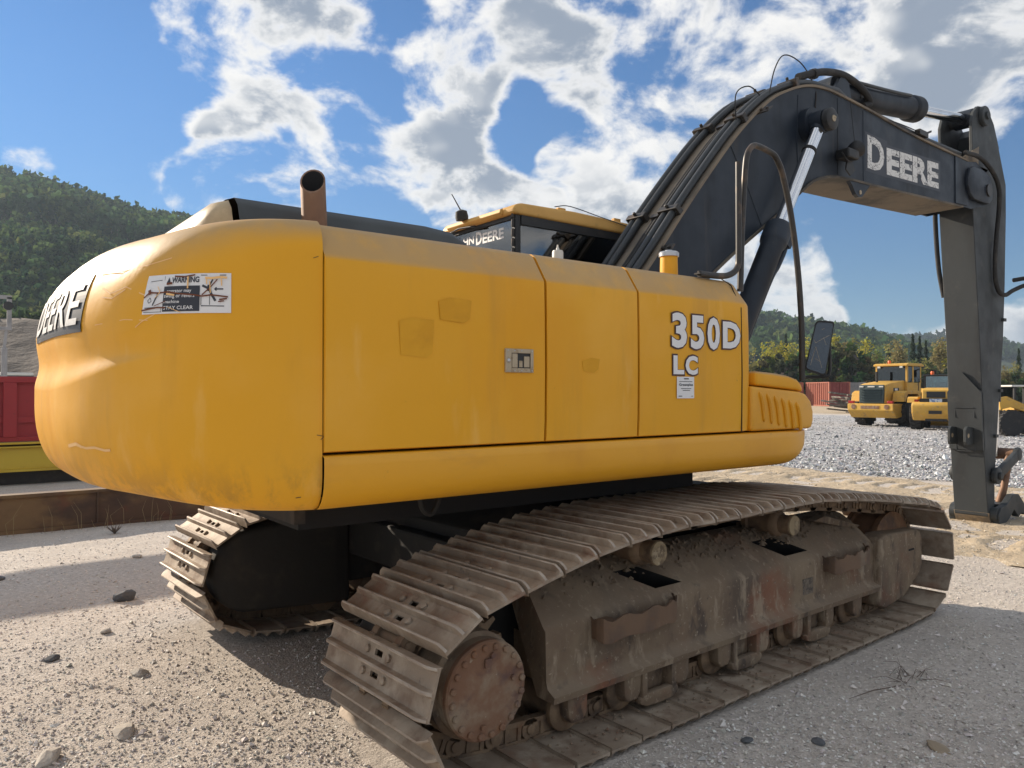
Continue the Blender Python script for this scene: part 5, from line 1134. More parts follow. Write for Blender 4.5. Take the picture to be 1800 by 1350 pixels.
def big_loader(loc, rz):
    T = empty('wheel_loader', None, loc, rz); tag(T, 'big yellow wheel loader with dark green louvred grille, parked rear-on', 'wheel loader')
    Rr = .74; wheels(T, [(-1.45,1.02,Rr),(-1.45,-1.02,Rr),(1.5,1.02,Rr),(1.5,-1.02,Rr)], Rr, .56)
    mb = MB(); mb.prism([(-2.75,1.12),(-2.70,2.0),(-2.3,2.08),(-.8,2.22),(-.8,1.12)], 'y', -.66, .66); mb.build('engine_hood', 'loader_yellow', T, bevel=.04, seg=2, smooth=40)
    mb = MB(); mb.prism([(-2.83,1.13),(-2.80,1.98),(-2.70,2.01),(-2.70,1.13)], 'y', -.60, .60); G_ = mb.build('grille', 'loader_green', T, bevel=.02)
    for k in range(5):
        z = 1.28+k*.125; mb = MB(); mb.obox((-2.85,0,z), (1,0,0), (0,1,0), (-.3,0,1), (.05,.50,.012)); mb.build('louvre', 'loader_green', G_)
    for y in (-.48, 0, .48):
        mb = MB(); mb.box(-2.83,-2.80,y-.10 if y else -.17,y+.10 if y else .17,1.885,1.945); mb.build('lamp' if y else 'badge', 'white_plastic', G_)
    mb = MB(); mb.prism([(-2.95,.78),(-2.95,1.10),(-1.9,1.10),(-1.9,.50),(-2.6,.42)], 'y', -1.12, 1.12); mb.build('rear_bumper', 'loader_yellow', T, bevel=.03)
    mb = MB(); mb.box(-2.97,-2.945,-.45,.45,.86,1.0); mb.build('tow_recess', 'rust', T)
    for y in (-.95, .95):
        mb = MB(); mb.box(-2.93,-2.80,y-.14,y+.14,1.11,1.24); mb.build('tail_light', 'tail_red', T, bevel=.02); mb = MB(); mb.lathe([(.12,0),(.12,.015)], (-2.955,y*.85,.95), (-1,0,0), 14); mb.build('reflector', 'rust', T)
    for y in (-1.02, 1.02):
        mb = MB(); mb.prism([(-2.3,1.2),(-2.2,1.62),(-1.95,1.72),(-.8,1.72),(-.6,1.3),(-.75,1.3),(-.9,1.56),(-1.9,1.56),(-2.1,1.2)], 'y', y-.28, y+.28); mb.build('fender', 'loader_yellow', T, bevel=.02)
        mb = MB(); mb.prism([(-.85,.55),(-.85,1.2),(.1,1.2),(.1,.55)], 'y', y-.2, y+.15); mb.build('ladder_box', 'loader_yellow', T, bevel=.02)
    mb = MB(); mb.box(-2.6, 1.9, -.5, .5, .45, 1.15); mb.build('chassis', 'black_metal', T)
    cb = empty('cab', T); mb = MB(); mb.box(-.9, .55, -.78, .78, 1.15, 2.12); mb.build('cab_body', 'loader_yellow', cb, bevel=.03)
    mb = MB(); mb.prism([(-1.0,2.93),(-1.0,3.02),(-.8,3.07),(.5,3.07),(.72,3.0),(.72,2.93)], 'y', -.84, .84); mb.build('roof', 'loader_yellow', cb, bevel=.02)
    for x0, x1 in ((-.9,-.78),(.45,.55),(-.35,-.22)):
        for y in (-.78, .70): mb = MB(); mb.box(x0,x1,y,y+.08,2.12,2.95); mb.build('pillar', 'loader_yellow', cb)
    mb = MB(); mb.box(-.88,-.87,-.70,.70,2.16,2.90); mb.build('rear_window', 'dark_glass', cb)
    for y in (-.77,.765): mb = MB(); mb.box(-.78,.45,y,y+.006,2.16,2.90); mb.build('side_window', 'dark_glass', cb)
    mb = MB(); mb.box(.50,.506,-.70,.70,2.16,2.90); mb.build('windscreen', 'dark_glass', cb)
    mb = MB(); mb.box(-.6,-.3,-.28,.28,1.9,2.65); mb.box(-.6,.1,-.28,.28,1.8,2.05); mb.build('seat', 'seat_fabric', cb, bevel=.05)
    mb = MB(); mb.lathe([(.07,0),(.075,.12),(.05,.16)], (-.75,.15,3.06), (0,0,1), 12); mb.build('beacon', 'orange_lamp', cb, smooth=40)
    for y in (-.55,.55): mb = MB(); mb.box(-1.03,-.95,y-.07,y+.07,2.84,2.93); mb.build('lamp', 'white_plastic', cb)
    for y in (-1.25, 1.15): mb = MB(); mb.tube([(.6,y*.65,2.8),(.9,y,2.75)], .02, 6); mb.box(.88,.92,y-.1,y+.1,2.4,2.78); mb.build('mirror', 'black_metal', cb)
    for y in (-.95, .95): mb = MB(); mb.tube(spline([(-.1,y,1.25),(-.1,y,2.2),(.1,y,2.3),(.35,y,2.2),(.45,y,1.25)], 5), .02, 6); mb.build('handrail', 'black_metal', T)
    mb = MB(); mb.lathe([(.06,0),(.06,.55)], (-1.6,.35,2.1), (0,0,1), 10); mb.build('exhaust', 'black_metal', T)
    mb = MB(); mb.box(-2.0,-1.45,-.665,-.661,1.70,1.86); mb.build('model_badge', 'black_metal', T); mb = MB(); mb.box(-1.86,-1.6,-.669,-.666,1.73,1.83); mb.build('badge', 'white_clean', T)
    for y in (-.55, .55):
        mb = MB(); mb.prism([(.9,1.6),(1.2,1.85),(2.6,1.2),(3.1,.5),(2.9,.4),(2.4,.95),(1.2,1.5)], 'y', y-.08, y+.08); mb.build('lift_arm', 'loader_yellow', T)
    mb = MB(); mb.prism([(3.0,.2),(3.0,.9),(3.2,1.2),(3.3,1.2),(3.25,.35),(4.1,.12),(4.1,.06),(3.1,.06)], 'y', -1.3, 1.3); mb.build('bucket', 'loader_yellow', T)
    return T
def small_loader(loc, rz, label, dark=False):
    T = empty('compact_loader', None, loc, rz); tag(T, label, 'compact loader')
    Rr = .62; wheels(T, [(-.95,.85,Rr),(-.95,-.85,Rr),(1.0,.85,Rr),(1.0,-.85,Rr)], Rr, .46)
    mb = MB(); mb.prism([(-1.95,.72),(-2.0,1.08),(-1.9,1.22),(-1.0,1.25),(-1.0,.45),(-1.6,.42)], 'y', -.92, .92); mb.build('rear_ballast', 'loader_yellow', T, bevel=.06, seg=3, smooth=40)
    mb = MB(); mb.prism([(-1.75,1.2),(-1.65,1.75),(-1.5,1.82),(-.5,1.86),(-.5,1.2)], 'y', -.55, .55); mb.build('engine_hood', 'loader_yellow', T, bevel=.04)
    mb = MB(); mb.box(-1.755,-1.70,-.36,.36,1.42,1.68); mb.build('grille', 'black_metal', T); mb = MB(); mb.box(-1.80,-1.77,-.62,.62,1.20,1.38); mb.build('light_bar', 'black_metal', T)
    mb = MB(); mb.box(-1.815,-1.80,-.24,.24,1.225,1.37); mb.build('number_plate', 'plate_blue', T)
    for y in (-.95,.95): mb = MB(); mb.prism([(-1.6,1.2),(-1.5,1.38),(-1.3,1.45),(-.5,1.45),(-.3,1.2),(-.45,1.2),(-.6,1.34),(-1.3,1.34)], 'y', y-.2, y+.2); mb.build('fender', 'loader_yellow', T)
    for y in (-.75,.75): mb = MB(); mb.box(-1.79,-1.75,y-.08,y+.08,1.24,1.34); mb.build('tail_light', 'tail_red', T)
    mb = MB(); mb.box(-2.005,-1.985,-.25,.25,.72,.86); mb.build('tow_recess', 'black_metal', T); mb = MB(); mb.box(-1.7,1.6,-.42,.42,.4,1.2); mb.build('chassis', 'black_metal', T)
    cb = empty('cab', T); cm = 'black_metal'
    mb = MB(); mb.box(-.6,.6,-.62,.62,1.1,1.75); mb.build('cab_body', cm, cb)
    mb = MB(); mb.box(-.66,.68,-.66,.66,2.36,2.44); mb.build('roof', cm, cb, bevel=.03)
    for x in (-.6,.52):
        for y in (-.62,.54): mb = MB(); mb.box(x,x+.08,y,y+.08,1.75,2.36); mb.build('pillar', cm, cb)
    mb = MB(); mb.box(-.57,-.564,-.54,.54,1.75,2.36); mb.build('rear_window', 'cab_glass', cb); mb = MB(); mb.box(.55,.556,-.54,.54,1.75,2.36); mb.build('windscreen', 'cab_glass', cb)
    for y in (-.6,.594): mb = MB(); mb.box(-.52,.52,y,y+.006,1.75,2.36); mb.build('side_window', 'cab_glass', cb)
    mb = MB(); mb.box(-.3,-.1,-.25,.25,1.5,2.1); mb.build('seat', 'seat_fabric', cb, bevel=.05)
    mb = MB(); mb.lathe([(.07,0),(.075,.11),(.05,.15)], (-.45,.30,2.44), (0,0,1), 12); mb.build('beacon', 'orange_lamp', cb, smooth=40)
    for y in (-.5, .5): mb = MB(); mb.prism([(.6,1.3),(.8,1.7),(1.9,1.1),(2.4,.4),(2.2,.35),(1.7,.9)], 'y', y-.07, y+.07); mb.build('lift_arm', 'loader_yellow', T)
    mb = MB(); mb.prism([(2.2,.15),(2.2,.75),(2.4,.95),(2.45,.3),(3.0,.1),(3.0,.05),(2.3,.05)], 'y', -.95, .95); mb.build('bucket', 'loader_yellow', T)
    return T
def view_az(x): return AZ-math.atan((x-900)/1350)
def at_px(x, depth, z=0.): a = (x-900)/1350; return Vector((CAM.x+fwd.x*depth+right.x*a*depth, CAM.y+fwd.y*depth+right.y*a*depth, z))
p_ = at_px(1582, 38.5); big_loader((p_.x, p_.y, 0), view_az(1582)-R(26))
p_ = at_px(1655, 34.5); small_loader((p_.x, p_.y, 0), view_az(1655)-R(7), 'compact yellow loader with black cab and orange beacon beside the arm')
# backhoe loader, half hidden behind the arm
p_ = at_px(1790, 29.5); T = empty('backhoe_loader', None, (p_.x, p_.y, 0), view_az(1790)-R(58)); tag(T, 'small yellow and black loader with slanted arm at the right picture edge', 'backhoe loader')
wheels(T, [(-.75,.72,.5),(-.75,-.72,.5),(.75,.72,.5),(.75,-.72,.5)], .5, .36)
mb = MB(); mb.box(-1.3,1.1,-.6,.6,.35,.95); mb.build('chassis', 'black_metal', T, bevel=.03); mb = MB(); mb.prism([(-1.45,.4),(-1.5,.8),(-1.2,.9),(-.9,.9),(-.9,.4)], 'y', -.62, .62); mb.build('rear_ballast', 'loader_yellow', T, bevel=.03)
mb = MB(); mb.box(-.5,.6,-.55,.55,.95,1.15); mb.build('cab_base', 'loader_yellow', T); mb = MB(); mb.box(-.62,.72,-.6,.6,1.86,1.93); mb.build('roof', 'white_plastic', T, bevel=.02)
for x in (-.5,.5):
    for y in (-.55,.47): mb = MB(); mb.box(x,x+.08,y,y+.08,1.15,1.87); mb.build('pillar', 'black_metal', T)
mb = MB(); mb.box(-.47,-.464,-.47,.47,1.15,1.86); mb.build('rear_window', 'cab_glass', T)
for y in (-.70,.62): mb = MB(); mb.prism([(-1.1,1.0),(-1.15,1.45),(-.85,1.5),(-.7,1.42),(1.3,.55),(1.5,.2),(1.3,.15),(1.1,.5),(-.7,1.1)], 'y', y, y+.09); mb.build('lift_arm', 'loader_yellow', T)
for y in (-.4,.4): mb = MB(); mb.box(-1.52,-1.48,y-.08,y+.08,.83,.95); mb.build('tail_light', 'tail_red', T)
mb = MB(); mb.prism([(1.4,.1),(1.4,.6),(1.55,.75),(1.6,.25),(2.0,.1),(2.0,.05)], 'y', -.8, .8); mb.build('bucket', 'black_metal', T)

# ------------------------------------------------------------------ containers
def container(loc, rz, m_side, m_end, label, L_=6.06, W_=2.44, H_=2.75, doors=True):
    T = empty('shipping_container', None, loc, rz); tag(T, label, 'container', 'containers at the back of the yard')
    for sgn in (-1, 1):
        mb = MB(); n_ = 12; pts = []
        for k in range(n_):
            x = .15+(L_-.3)*k/n_; d = (L_-.3)/n_
            pts += [(x, 0), (x+d*.3, 0), (x+d*.45, .11), (x+d*.85, .11)]
        pts.append((L_-.15, 0)); y = sgn*W_/2
        v = [(a, y-sgn*b, z) for z in (.14, H_-.1) for a, b in pts]; m2 = len(pts); mb.add(v, [(i, i+1, m2+i+1, m2+i) for i in range(m2-1)]); mb.build('side_wall', m_side, T)
    for x in (0, L_-.15):
        for y in (-W_/2, W_/2-.15): mb = MB(); mb.box(x,x+.15,y,y+.15,.02,H_); mb.build('corner_post', m_side, T)
    mb = MB(); mb.box(.15,L_-.15,-W_/2,-W_/2+.12,.02,.14); mb.box(.15,L_-.15,W_/2-.12,W_/2,.02,.14); mb.box(.15,L_-.15,-W_/2,-W_/2+.1,H_-.1,H_); mb.box(.15,L_-.15,W_/2-.1,W_/2,H_-.1,H_); mb.build('rail', m_side, T)
    mb = MB(); mb.box(.05,L_-.05,-W_/2+.1,W_/2-.1,H_-.06,H_-.02); mb.build('roof', m_side, T); mb = MB(); mb.box(L_-.08,L_-.04,-W_/2+.15,W_/2-.15,.1,H_-.05); mb.build('end_wall', m_end, T)
    for y0 in (-W_/2+.15, .02):
        mb = MB(); mb.box(.03,.08,y0,y0+W_/2-.17,.1,H_-.08)
        D_ = mb.build('door', m_end, T)
        for k in range(2): mb = MB(); mb.tube([(.0,y0+.28+k*.45,.1),(.0,y0+.28+k*.45,H_-.1)], .025, 6); mb.build('lock_rod', m_end, D_)
        for k in range(4): mb = MB(); mb.box(.015,.035,y0+.05,y0+W_/2-.22,.35+k*.6,.43+k*.6); mb.build('pressing', m_end, D_)
    return T
p_ = at_px(1476, 86); va = view_az(1476); container((p_.x, p_.y, 0), va+R(26), 'container_red', 'container_dark', 'rust-red shipping container with ribbed side, closed double doors facing the yard')
p_ = at_px(1503, 89); container((p_.x, p_.y, 0), va+R(20), 'container_grey', 'container_grey', 'grey shipping container standing right of the rust-red one')
p_ = at_px(1395, 92); container((p_.x, p_.y, 0), va+R(26), 'container_red', 'container_red', 'orange-red shipping container mostly hidden behind the mirror')
# timber scrap in front of the containers
r_ = random.Random(4); p_ = at_px(1489, 60); T = empty('scrap_timber', None, (p_.x, p_.y, 0)); tag(T, 'heap of grey and brown scrap timber left of the big loader', 'timber pile')
for k in range(16):
    mb = MB(); c0 = Vector((r_.uniform(-.6,.6), r_.uniform(-.9,.9), .15+.09*k)); a = r_.uniform(0, PI); mb.obox(c0, (math.cos(a),math.sin(a),r_.uniform(-.2,.2)), (-math.sin(a),math.cos(a),0), (0,0,1), (r_.uniform(.7,1.3),.11,.06)); mb.build('plank', 'bark', T)
# low-bed and mast at far left, pale truck
p_ = at_px(22, 52); T = empty('parked_truck', None, (p_.x, p_.y, 0), R(10)); tag(T, 'pale truck cab with dark windows behind the red skip', 'truck')
mb = MB(); mb.box(-1.0,1.0,-1.1,1.1,.9,2.0); mb.build('cab_body', 'white_plastic', T, bevel=.1); mb = MB(); mb.box(-.95,.9,-1.05,1.05,2.0,2.75); mb.build('windows', 'dark_glass', T); mb = MB(); mb.box(-1.0,.95,-1.1,1.1,2.75,2.95); mb.build('roof', 'white_plastic', T, bevel=.05)
for x in (-.98,.0,.9): mb = MB(); mb.box(x,x+.08,-1.09,-1.03,2.0,2.75); mb.build('pillar', 'black_metal', T)
for x in (-.6,2.4):
    for y in (-.95,.95): mb = MB(); mb.lathe([(.25,-.15),(.48,-.13),(.48,.13),(.25,.15)], (x,y,.48), (0,1,0), 18); mb.build('wheel', 'rubber', T)
mb = MB(); mb.box(-1,3.2,-.5,.5,.5,.9); mb.build('chassis', 'black_metal', T)
p_ = at_px(53, 60); T = empty('parked_car', None, (p_.x, p_.y, 0), R(80)); tag(T, 'white van just left of the counterweight above the red skip', 'van')
mb = MB(); mb.prism([(-2,.45),(-2.05,1.2),(-1.7,1.35),(-1.2,2.35),(1.9,2.45),(2.1,1.9),(2.1,.45)], 'y', -.95, .95); mb.build('body', 'white_clean', T, bevel=.08, seg=2, smooth=40); mb = MB(); mb.box(-1.2,1.9,-.965,-.955,1.5,2.2); mb.box(-1.2,1.9,.955,.965,1.5,2.2); mb.build('window', 'dark_glass', T)
for x in (-1.3,1.3):
    for y in (-.85,.85): mb = MB(); mb.lathe([(.2,-.12),(.38,-.1),(.38,.1),(.2,.12)], (x,y,.38), (0,1,0), 16); mb.build('wheel', 'rubber', T)
p_ = at_px(7, 44); T = empty('lamp_mast', None, (p_.x, p_.y, 0), R(0)); tag(T, 'grey steel mast with a square lamp head at the left picture edge', 'mast')
mb = MB(); mb.tube([(0,0,0),(0,0,4.2)], .16, 10); mb.build('post', 'container_grey', T); mb = MB(); mb.box(-.45,.35,-.1,.1,5.2,5.4); mb.box(.12,.35,-.1,.1,5.4,7.1); mb.box(-.45,.35,-.1,.1,7.0,7.2); mb.tube([(0,0,4.2),(.1,0,5.2)], .08, 8); mb.build('lamp_frame', 'container_grey', T); mb = MB(); mb.lathe([(.25,-.12),(.25,.12)], (.18,0,6.6), (0,1,0), 14); mb.build('lamp_head', 'black_metal', T)

# ================================================================== HILLS AND TREES
mat('forest_floor', (.045,.055,.022), .95, 0, [((.09,.095,.04), .05, .4, .65, .7), ((.03,.035,.018), .2, .45, .7, .7)], [(.12,.8,3.)])
mat('far_forest', (.040,.062,.032), .95, 0, [((.070,.095,.042), .012, .42, .62, .8), ((.022,.038,.026), .05, .45, .66, .8)], [(.06,1.,6.),(.2,1.,3.)])
mat('bank_soil', (.085,.066,.054), .95, 0, [((.06,.046,.038), .12, .4, .65, .7), ((.13,.10,.08), .5, .5, .7, .6, (1,1,3))], [(.3,.8,.6),(1.5,.6,.2)])
def leaf_mat(name, rough=.7):
    m_ = bpy.data.materials.new(name); m_.use_nodes = True; t = m_.node_tree; t.nodes.clear(); q = NG(t)
    o_ = q.n('ShaderNodeOutputMaterial'); at = q.n('ShaderNodeAttribute', attribute_name='tint')
    oi = q.n('ShaderNodeObjectInfo'); hsv = q.n('ShaderNodeHueSaturation'); q.link(at.outputs['Color'], hsv.inputs['Color'])
    q.link(q.ss(oi.outputs['Random'], 0, 1, .82, 1.18, 'LINEAR'), hsv.inputs['Value'])
    d = q.n('ShaderNodeBsdfDiffuse'); tr = q.n('ShaderNodeBsdfTranslucent'); q.link(hsv.outputs[0], d.inputs[0]); q.link(hsv.outputs[0], tr.inputs[0])
    mx = q.n('ShaderNodeMixShader'); mx.inputs[0].default_value = .45; q.link(d.outputs[0], mx.inputs[1]); q.link(tr.outputs[0], mx.inputs[2]); q.link(mx.outputs[0], o_.inputs['Surface'])
    MATS[name] = m_
leaf_mat('leaves')
def hill_mesh(name, ridge, d_base, d_ridge, d_back, nx, nt_, amp, freq, back_drop=.6, power=1.0):
    xs = np.linspace(ridge[0][0], ridge[-1][0], nx); yr = np.interp(xs, [r[0] for r in ridge], [r[1] for r in ridge])
    t = np.concatenate([np.linspace(0, 1, nt_), np.linspace(1.05, 2, 8)])
    XX, T_ = np.meshgrid(xs, t, indexing='ij'); YR = np.repeat(yr[:,None], len(t), 1)
    A_ = (XX-900)/1350; D_ = np.where(T_ <= 1, d_base+(d_ridge-d_base)*T_, d_ridge+(d_back-d_ridge)*(T_-1))
    H = 1.69+(688-YR)/1350*d_ridge
    Z = np.where(T_ <= 1, H*np.clip(T_, 0, 1)**power, H*(1-back_drop*(T_-1)))
    wx = CAM.x+fwd.x*D_+right.x*A_*D_; wy = CAM.y+fwd.y*D_+right.y*A_*D_
    Z = Z+amp*(hnoise(wx, wy, freq, 21)-.5)*np.clip(T_*3, 0, 1)+amp*.5*(hnoise(wx, wy, freq*2.7, 22)-.5)*np.clip(T_*3, 0, 1)-2*(T_ <= 0)
    return grid_mesh(name, wx, wy, Z), (wx, wy, Z, XX, T_)
HR_ = [(-700,310),(-350,320),(0,341),(60,348),(120,364),(200,386),(260,401),(340,414),(480,445),(640,480),(800,540),(900,600),(960,660)]
me, hd = hill_mesh('hill', HR_, 130, 360, 700, 120, 40, 5, .03); o = link('wooded_hill', me, 'forest_floor'); tag(o, kind='structure')
FR = [(760,560),(950,540),(1100,540),(1250,548),(1340,560),(1400,571),(1480,585),(1560,601),(1640,604),(1700,602),(1760,604),(1800,616),(1950,622),(2200,630),(2500,640)]
me, fd = hill_mesh('far_hills', FR, 380, 850, 1500, 420, 60, 9, .018); 
o = link('far_hills', me, 'far_forest'); tag(o, kind='structure')
FR2 = [(1150,600),(1250,578),(1340,578),(1400,592),(1460,604),(1520,618),(1600,640),(1700,660)]
me, f2d = hill_mesh('near_ridge', FR2, 260, 480, 800, 160, 30, 8, .03); o = link('near_ridge', me, 'far_forest'); tag(o, kind='structure')
# bare bank of soil at far left
BK = [(-260,545),(-60,556),(0,561),(60,565),(140,572),(260,590),(420,640)]
me, _ = hill_mesh('soil_bank', BK, 74, 100, 130, 70, 16, 1.2, .15, .2, .9); o = link('soil_bank', me, 'bank_soil'); tag(o, kind='structure')
mound = [(1290,668),(1330,652),(1380,650),(1420,640),(1450,628),(1480,622),(1505,632),(1530,655),(1600,668),(1700,672),(1900,676)]
me, md = hill_mesh('scrub_mound', mound, 94, 104, 118, 90, 14, 1.6, .2, .5, .7); o = link('scrub_mound', me, 'bank_soil'); tag(o, kind='structure')

def crowns(px, pt, base, kinds, hgt, seed, nq=46, leaf=1.0):
    """a wood seen from afar: every tree a cloud of leaf clumps. base: (N,3)"""
    r_ = np.random.default_rng(seed); N = len(base); V = []; C_ = []
    n_ = nq
    # positions within unit crown
    u = r_.normal(size=(N,n_,3)); u /= np.linalg.norm(u, axis=2, keepdims=True); rad = r_.uniform(.55, 1., (N,n_,1)); pos = u*rad
    con = (kinds == 1)[:,None]
    zz = r_.uniform(0, 1, (N,n_))**1.0; an = r_.uniform(0, 2*PI, (N,n_)); rr_ = (1-zz)**.85*.30*(.7+.3*np.sin(zz*40))
    h = hgt[:,None]
    W_ = r_.uniform(.36, .52, N)[:,None]*h
    X = np.where(con, np.cos(an)*rr_*h*r_.uniform(.75,1.,(N,n_)), pos[:,:,0]*W_*.62); Y = np.where(con, np.sin(an)*rr_*h*r_.uniform(.75,1.,(N,n_)), pos[:,:,1]*W_*.62)
    Z = np.where(con, h*(.08+.95*zz), h*.62+pos[:,:,2]*h*.40)
    P = np.stack([X, Y, Z], -1)+base[:,None]
    d1 = r_.normal(size=(N,n_,3)); d1 /= np.linalg.norm(d1, axis=2, keepdims=True); d2 = np.cross(d1, r_.normal(size=(N,n_,3))); d2 /= np.linalg.norm(d2, axis=2, keepdims=True)
    s = (leaf*h*.075*r_.uniform(.7,1.5,(N,n_)))[:,:,None]
    s = np.where(con[:,:,None], s*.8, s)
    d1 = d1*s; d2 = d2*s
    q = np.stack([P-d1-d2, P+d1-d2*.6, P+d1*.7+d2, P-d1*.8+d2*1.1], 2)
    g1 = np.array([[.060,.105,.042],[.022,.048,.030],[.090,.125,.044],[.042,.080,.038]]); b = g1[kinds]*r_.uniform(.75,1.25,(N,1))*np.stack([r_.uniform(.85,1.2,N), np.ones(N), r_.uniform(.8,1.1,N)], -1)
    c = np.repeat(b[:,None], n_, 1)*r_.uniform(.85,1.15,(N,n_,1))
    c = np.repeat(c[:,:,None], 4, 2)
    return q.reshape(-1,3), np.arange(N*n_*4).reshape(-1,4), c.reshape(-1,3)
def on_hill(data, N, seed, x0, x1, t0, t1):
    wx, wy, Z, XX, T_ = data; r_ = np.random.default_rng(seed); xs = XX[:,0]; ts = T_[0]
    x = r_.uniform(x0, x1, N); t = r_.uniform(t0, t1, N)
    i = np.clip(np.searchsorted(xs, x)-1, 0, len(xs)-2); k = np.clip(np.searchsorted(ts, t)-1, 0, len(ts)-2)
    fx_ = ((x-xs[i])/(xs[i+1]-xs[i])); ft = ((t-ts[k])/(ts[k+1]-ts[k]))
    def bl(A): return (A[i,k]*(1-fx_)+A[i+1,k]*fx_)*(1-ft)+(A[i,k+1]*(1-fx_)+A[i+1,k+1]*fx_)*ft
    return x, t, np.stack([bl(wx), bl(wy), bl(Z)], -1)
x, t, P = on_hill(hd, 11500, 31, -690, 950, .02, 1.06)
r_ = np.random.default_rng(32); kd = np.where(t < .62, r_.choice([0,1,2,3], len(t), p=[.34,.28,.20,.18]), r_.choice([0,1,3,2], len(t), p=[.42,.08,.40,.10]))
hg = np.where(t < .62, r_.uniform(4.5, 8, len(t)), r_.uniform(8, 12, len(t)))
keep = ~((t > .60) & (t < .66)); x, t, P, kd, hg = x[keep], t[keep], P[keep], kd[keep], hg[keep]
v, q, c = crowns(x, t, P, kd, hg, 33, 38, .92); o = link('hillside_wood', np_mesh('hillside_wood', v, q, c, False), 'leaves'); tag(o, 'dense mixed wood covering the hill at left', 'forest', kind='stuff')
# trunks of the taller trees at the upper edge of the wood
mb = MB(); sel = np.where((t > .66) & (t < .74))[0][:260]
for i in sel: b = P[i]; mb.tube([(b[0],b[1],b[2]-1),(b[0],b[1],b[2]+hg[i]*.6)], [.22,.14], 4, False)
o = mb.build('tree_trunks', 'bark'); tag(o, 'pale bare trunks below the upper wood edge', 'trunks', kind='stuff')
x, t, P = on_hill(fd, 9000, 41, 770, 2480, .5, 1.03); r_ = np.random.default_rng(42); kd = r_.choice([0,1,3], len(t), p=[.5,.25,.25]); v, q, c = crowns(x, t, P, kd, r_.uniform(6, 10, len(t)), 43, 12, 1.8)
o = link('far_wood', np_mesh('far_wood', v, q, c*.8, False), 'leaves'); tag(o, 'distant dark wooded ridge at right', 'forest', kind='stuff')
x, t, P = on_hill(f2d, 1500, 44, 1230, 1680, .2, 1.03); kd = r_.choice([0,1,3,2], len(t), p=[.4,.2,.2,.2]); v, q, c = crowns(x, t, P, kd, r_.uniform(8, 14, len(t)), 45, 26, 1.2)
o = link('ridge_wood', np_mesh('ridge_wood', v, q, c, False), 'leaves'); tag(o, 'pale green wood on the nearer ridge behind the birches', 'forest', kind='stuff')

# single trees at the edge of the yard
def tree_proto(kind, seed):
    r_ = random.Random(seed); n_ = np.random.default_rng(seed); H = 10.
    mb = MB(); V = []; col = []
    base = {'birch': (.38,.37,.07), 'olive': (.27,.27,.09), 'rusty': (.25,.225,.11), 'green': (.17,.22,.075), 'conifer': (.045,.07,.042)}[kind]
    if kind == 'conifer':
        mb.tube([(0,0,0),(0,0,H*.5),(0,0,H*.98)], [.16,.09,.02], 6, False)
        for k in range(1500):
            z = n_.random()**.8; a = n_.uniform(0, 2*PI); tier = .72+.28*math.cos(z*46); r0 = (1-z)**.9*.20*H*tier*n_.uniform(.35,1.); V.append(((r0*math.cos(a), r0*math.sin(a), H*(.06+.94*z)-r0*.22), .20))
    else:
        stems = {'birch': 3, 'rusty': 3}.get(kind, 2); clumps = []
        for s_ in range(stems):
            a = r_.uniform(0, 6.3); lean = r_.uniform(.1,.5 if stems > 2 else .3); top = Vector((math.cos(a)*lean*1.6, math.sin(a)*lean*1.6, H*r_.uniform(.80,.97)))
            pts = [Vector((math.cos(a)*.12*s_, math.sin(a)*.12*s_, 0)), top*.33+Vector((r_.uniform(-.2,.2),r_.uniform(-.2,.2),0)), top*.66+Vector((r_.uniform(-.25,.25),r_.uniform(-.25,.25),0)), top]
            sp = spline(pts, 4); mb.tube(sp, [.13*(1-.88*i/(len(sp)-1)) for i in range(len(sp))], 6, False)
            for b in range(9):
                t = r_.uniform(.22,.95); p = sp[int(t*(len(sp)-1))]; ba = r_.uniform(0,6.3); bl = (1.15-t)*r_.uniform(1.0,2.0)
                e = p+Vector((math.cos(ba)*bl, math.sin(ba)*bl, bl*r_.uniform(.3,.9))); mb.tube([p, (p+e)/2+Vector((0,0,-.05)), e], [.035,.022,.008], 4, False); clumps.append((e, r_.uniform(.5,1.0))); clumps.append(((p+e)/2, r_.uniform(.35,.7)))
            clumps.append((top, .6))
        for (c0, cr) in clumps:
            for k in range(int(24*(cr/.6)**1.5)):
                d = n_.normal(size=3); d = d/np.linalg.norm(d)*n_.random()**.45*cr; V.append(((c0.x+d[0], c0.y+d[1], c0.z+d[2]*1.15), .17))
    P = np.array([p for p, s in V]); s = np.array([s for p, s in V])[:,None]*n_.uniform(.6,1.3,(len(V),1)); N = len(P)
    d1 = n_.normal(size=(N,3)); d1 /= np.linalg.norm(d1, axis=1, keepdims=True); d2 = np.cross(d1, n_.normal(size=(N,3))); d2 /= np.linalg.norm(d2, axis=1, keepdims=True)
    if kind == 'conifer': d1[:,2] *= .35
    q = np.stack([P-d1*s, P+d2*s*.7, P+d1*s, P-d2*s*.7], 1).reshape(-1,3)
    c = np.array(base)[None]*n_.uniform(.7,1.3,(N,1))*np.stack([n_.uniform(.9,1.15,N), np.ones(N), n_.uniform(.8,1.1,N)], -1); c = np.repeat(c, 4, 0)
    crown = np_mesh('crown', q, np.arange(N*4).reshape(-1,4), c, False); crown.materials.append(MATS['leaves'])
    trunk = mb.mesh('trunk', smooth=60); trunk.materials.append(MATS['bark']); return trunk, crown
PR = {k: [tree_proto(k, 50+7*i+j) for j in range(3)] for i, k in enumerate(('birch','olive','rusty','green','conifer'))}
words = {'birch': ('tree', 'yellow-green birch'), 'olive': ('tree', 'olive green broadleaf tree'), 'rusty': ('tree', 'thin brownish autumn tree'), 'green': ('tree', 'fresh green broadleaf tree'), 'conifer': ('conifer', 'dark pointed spruce')}
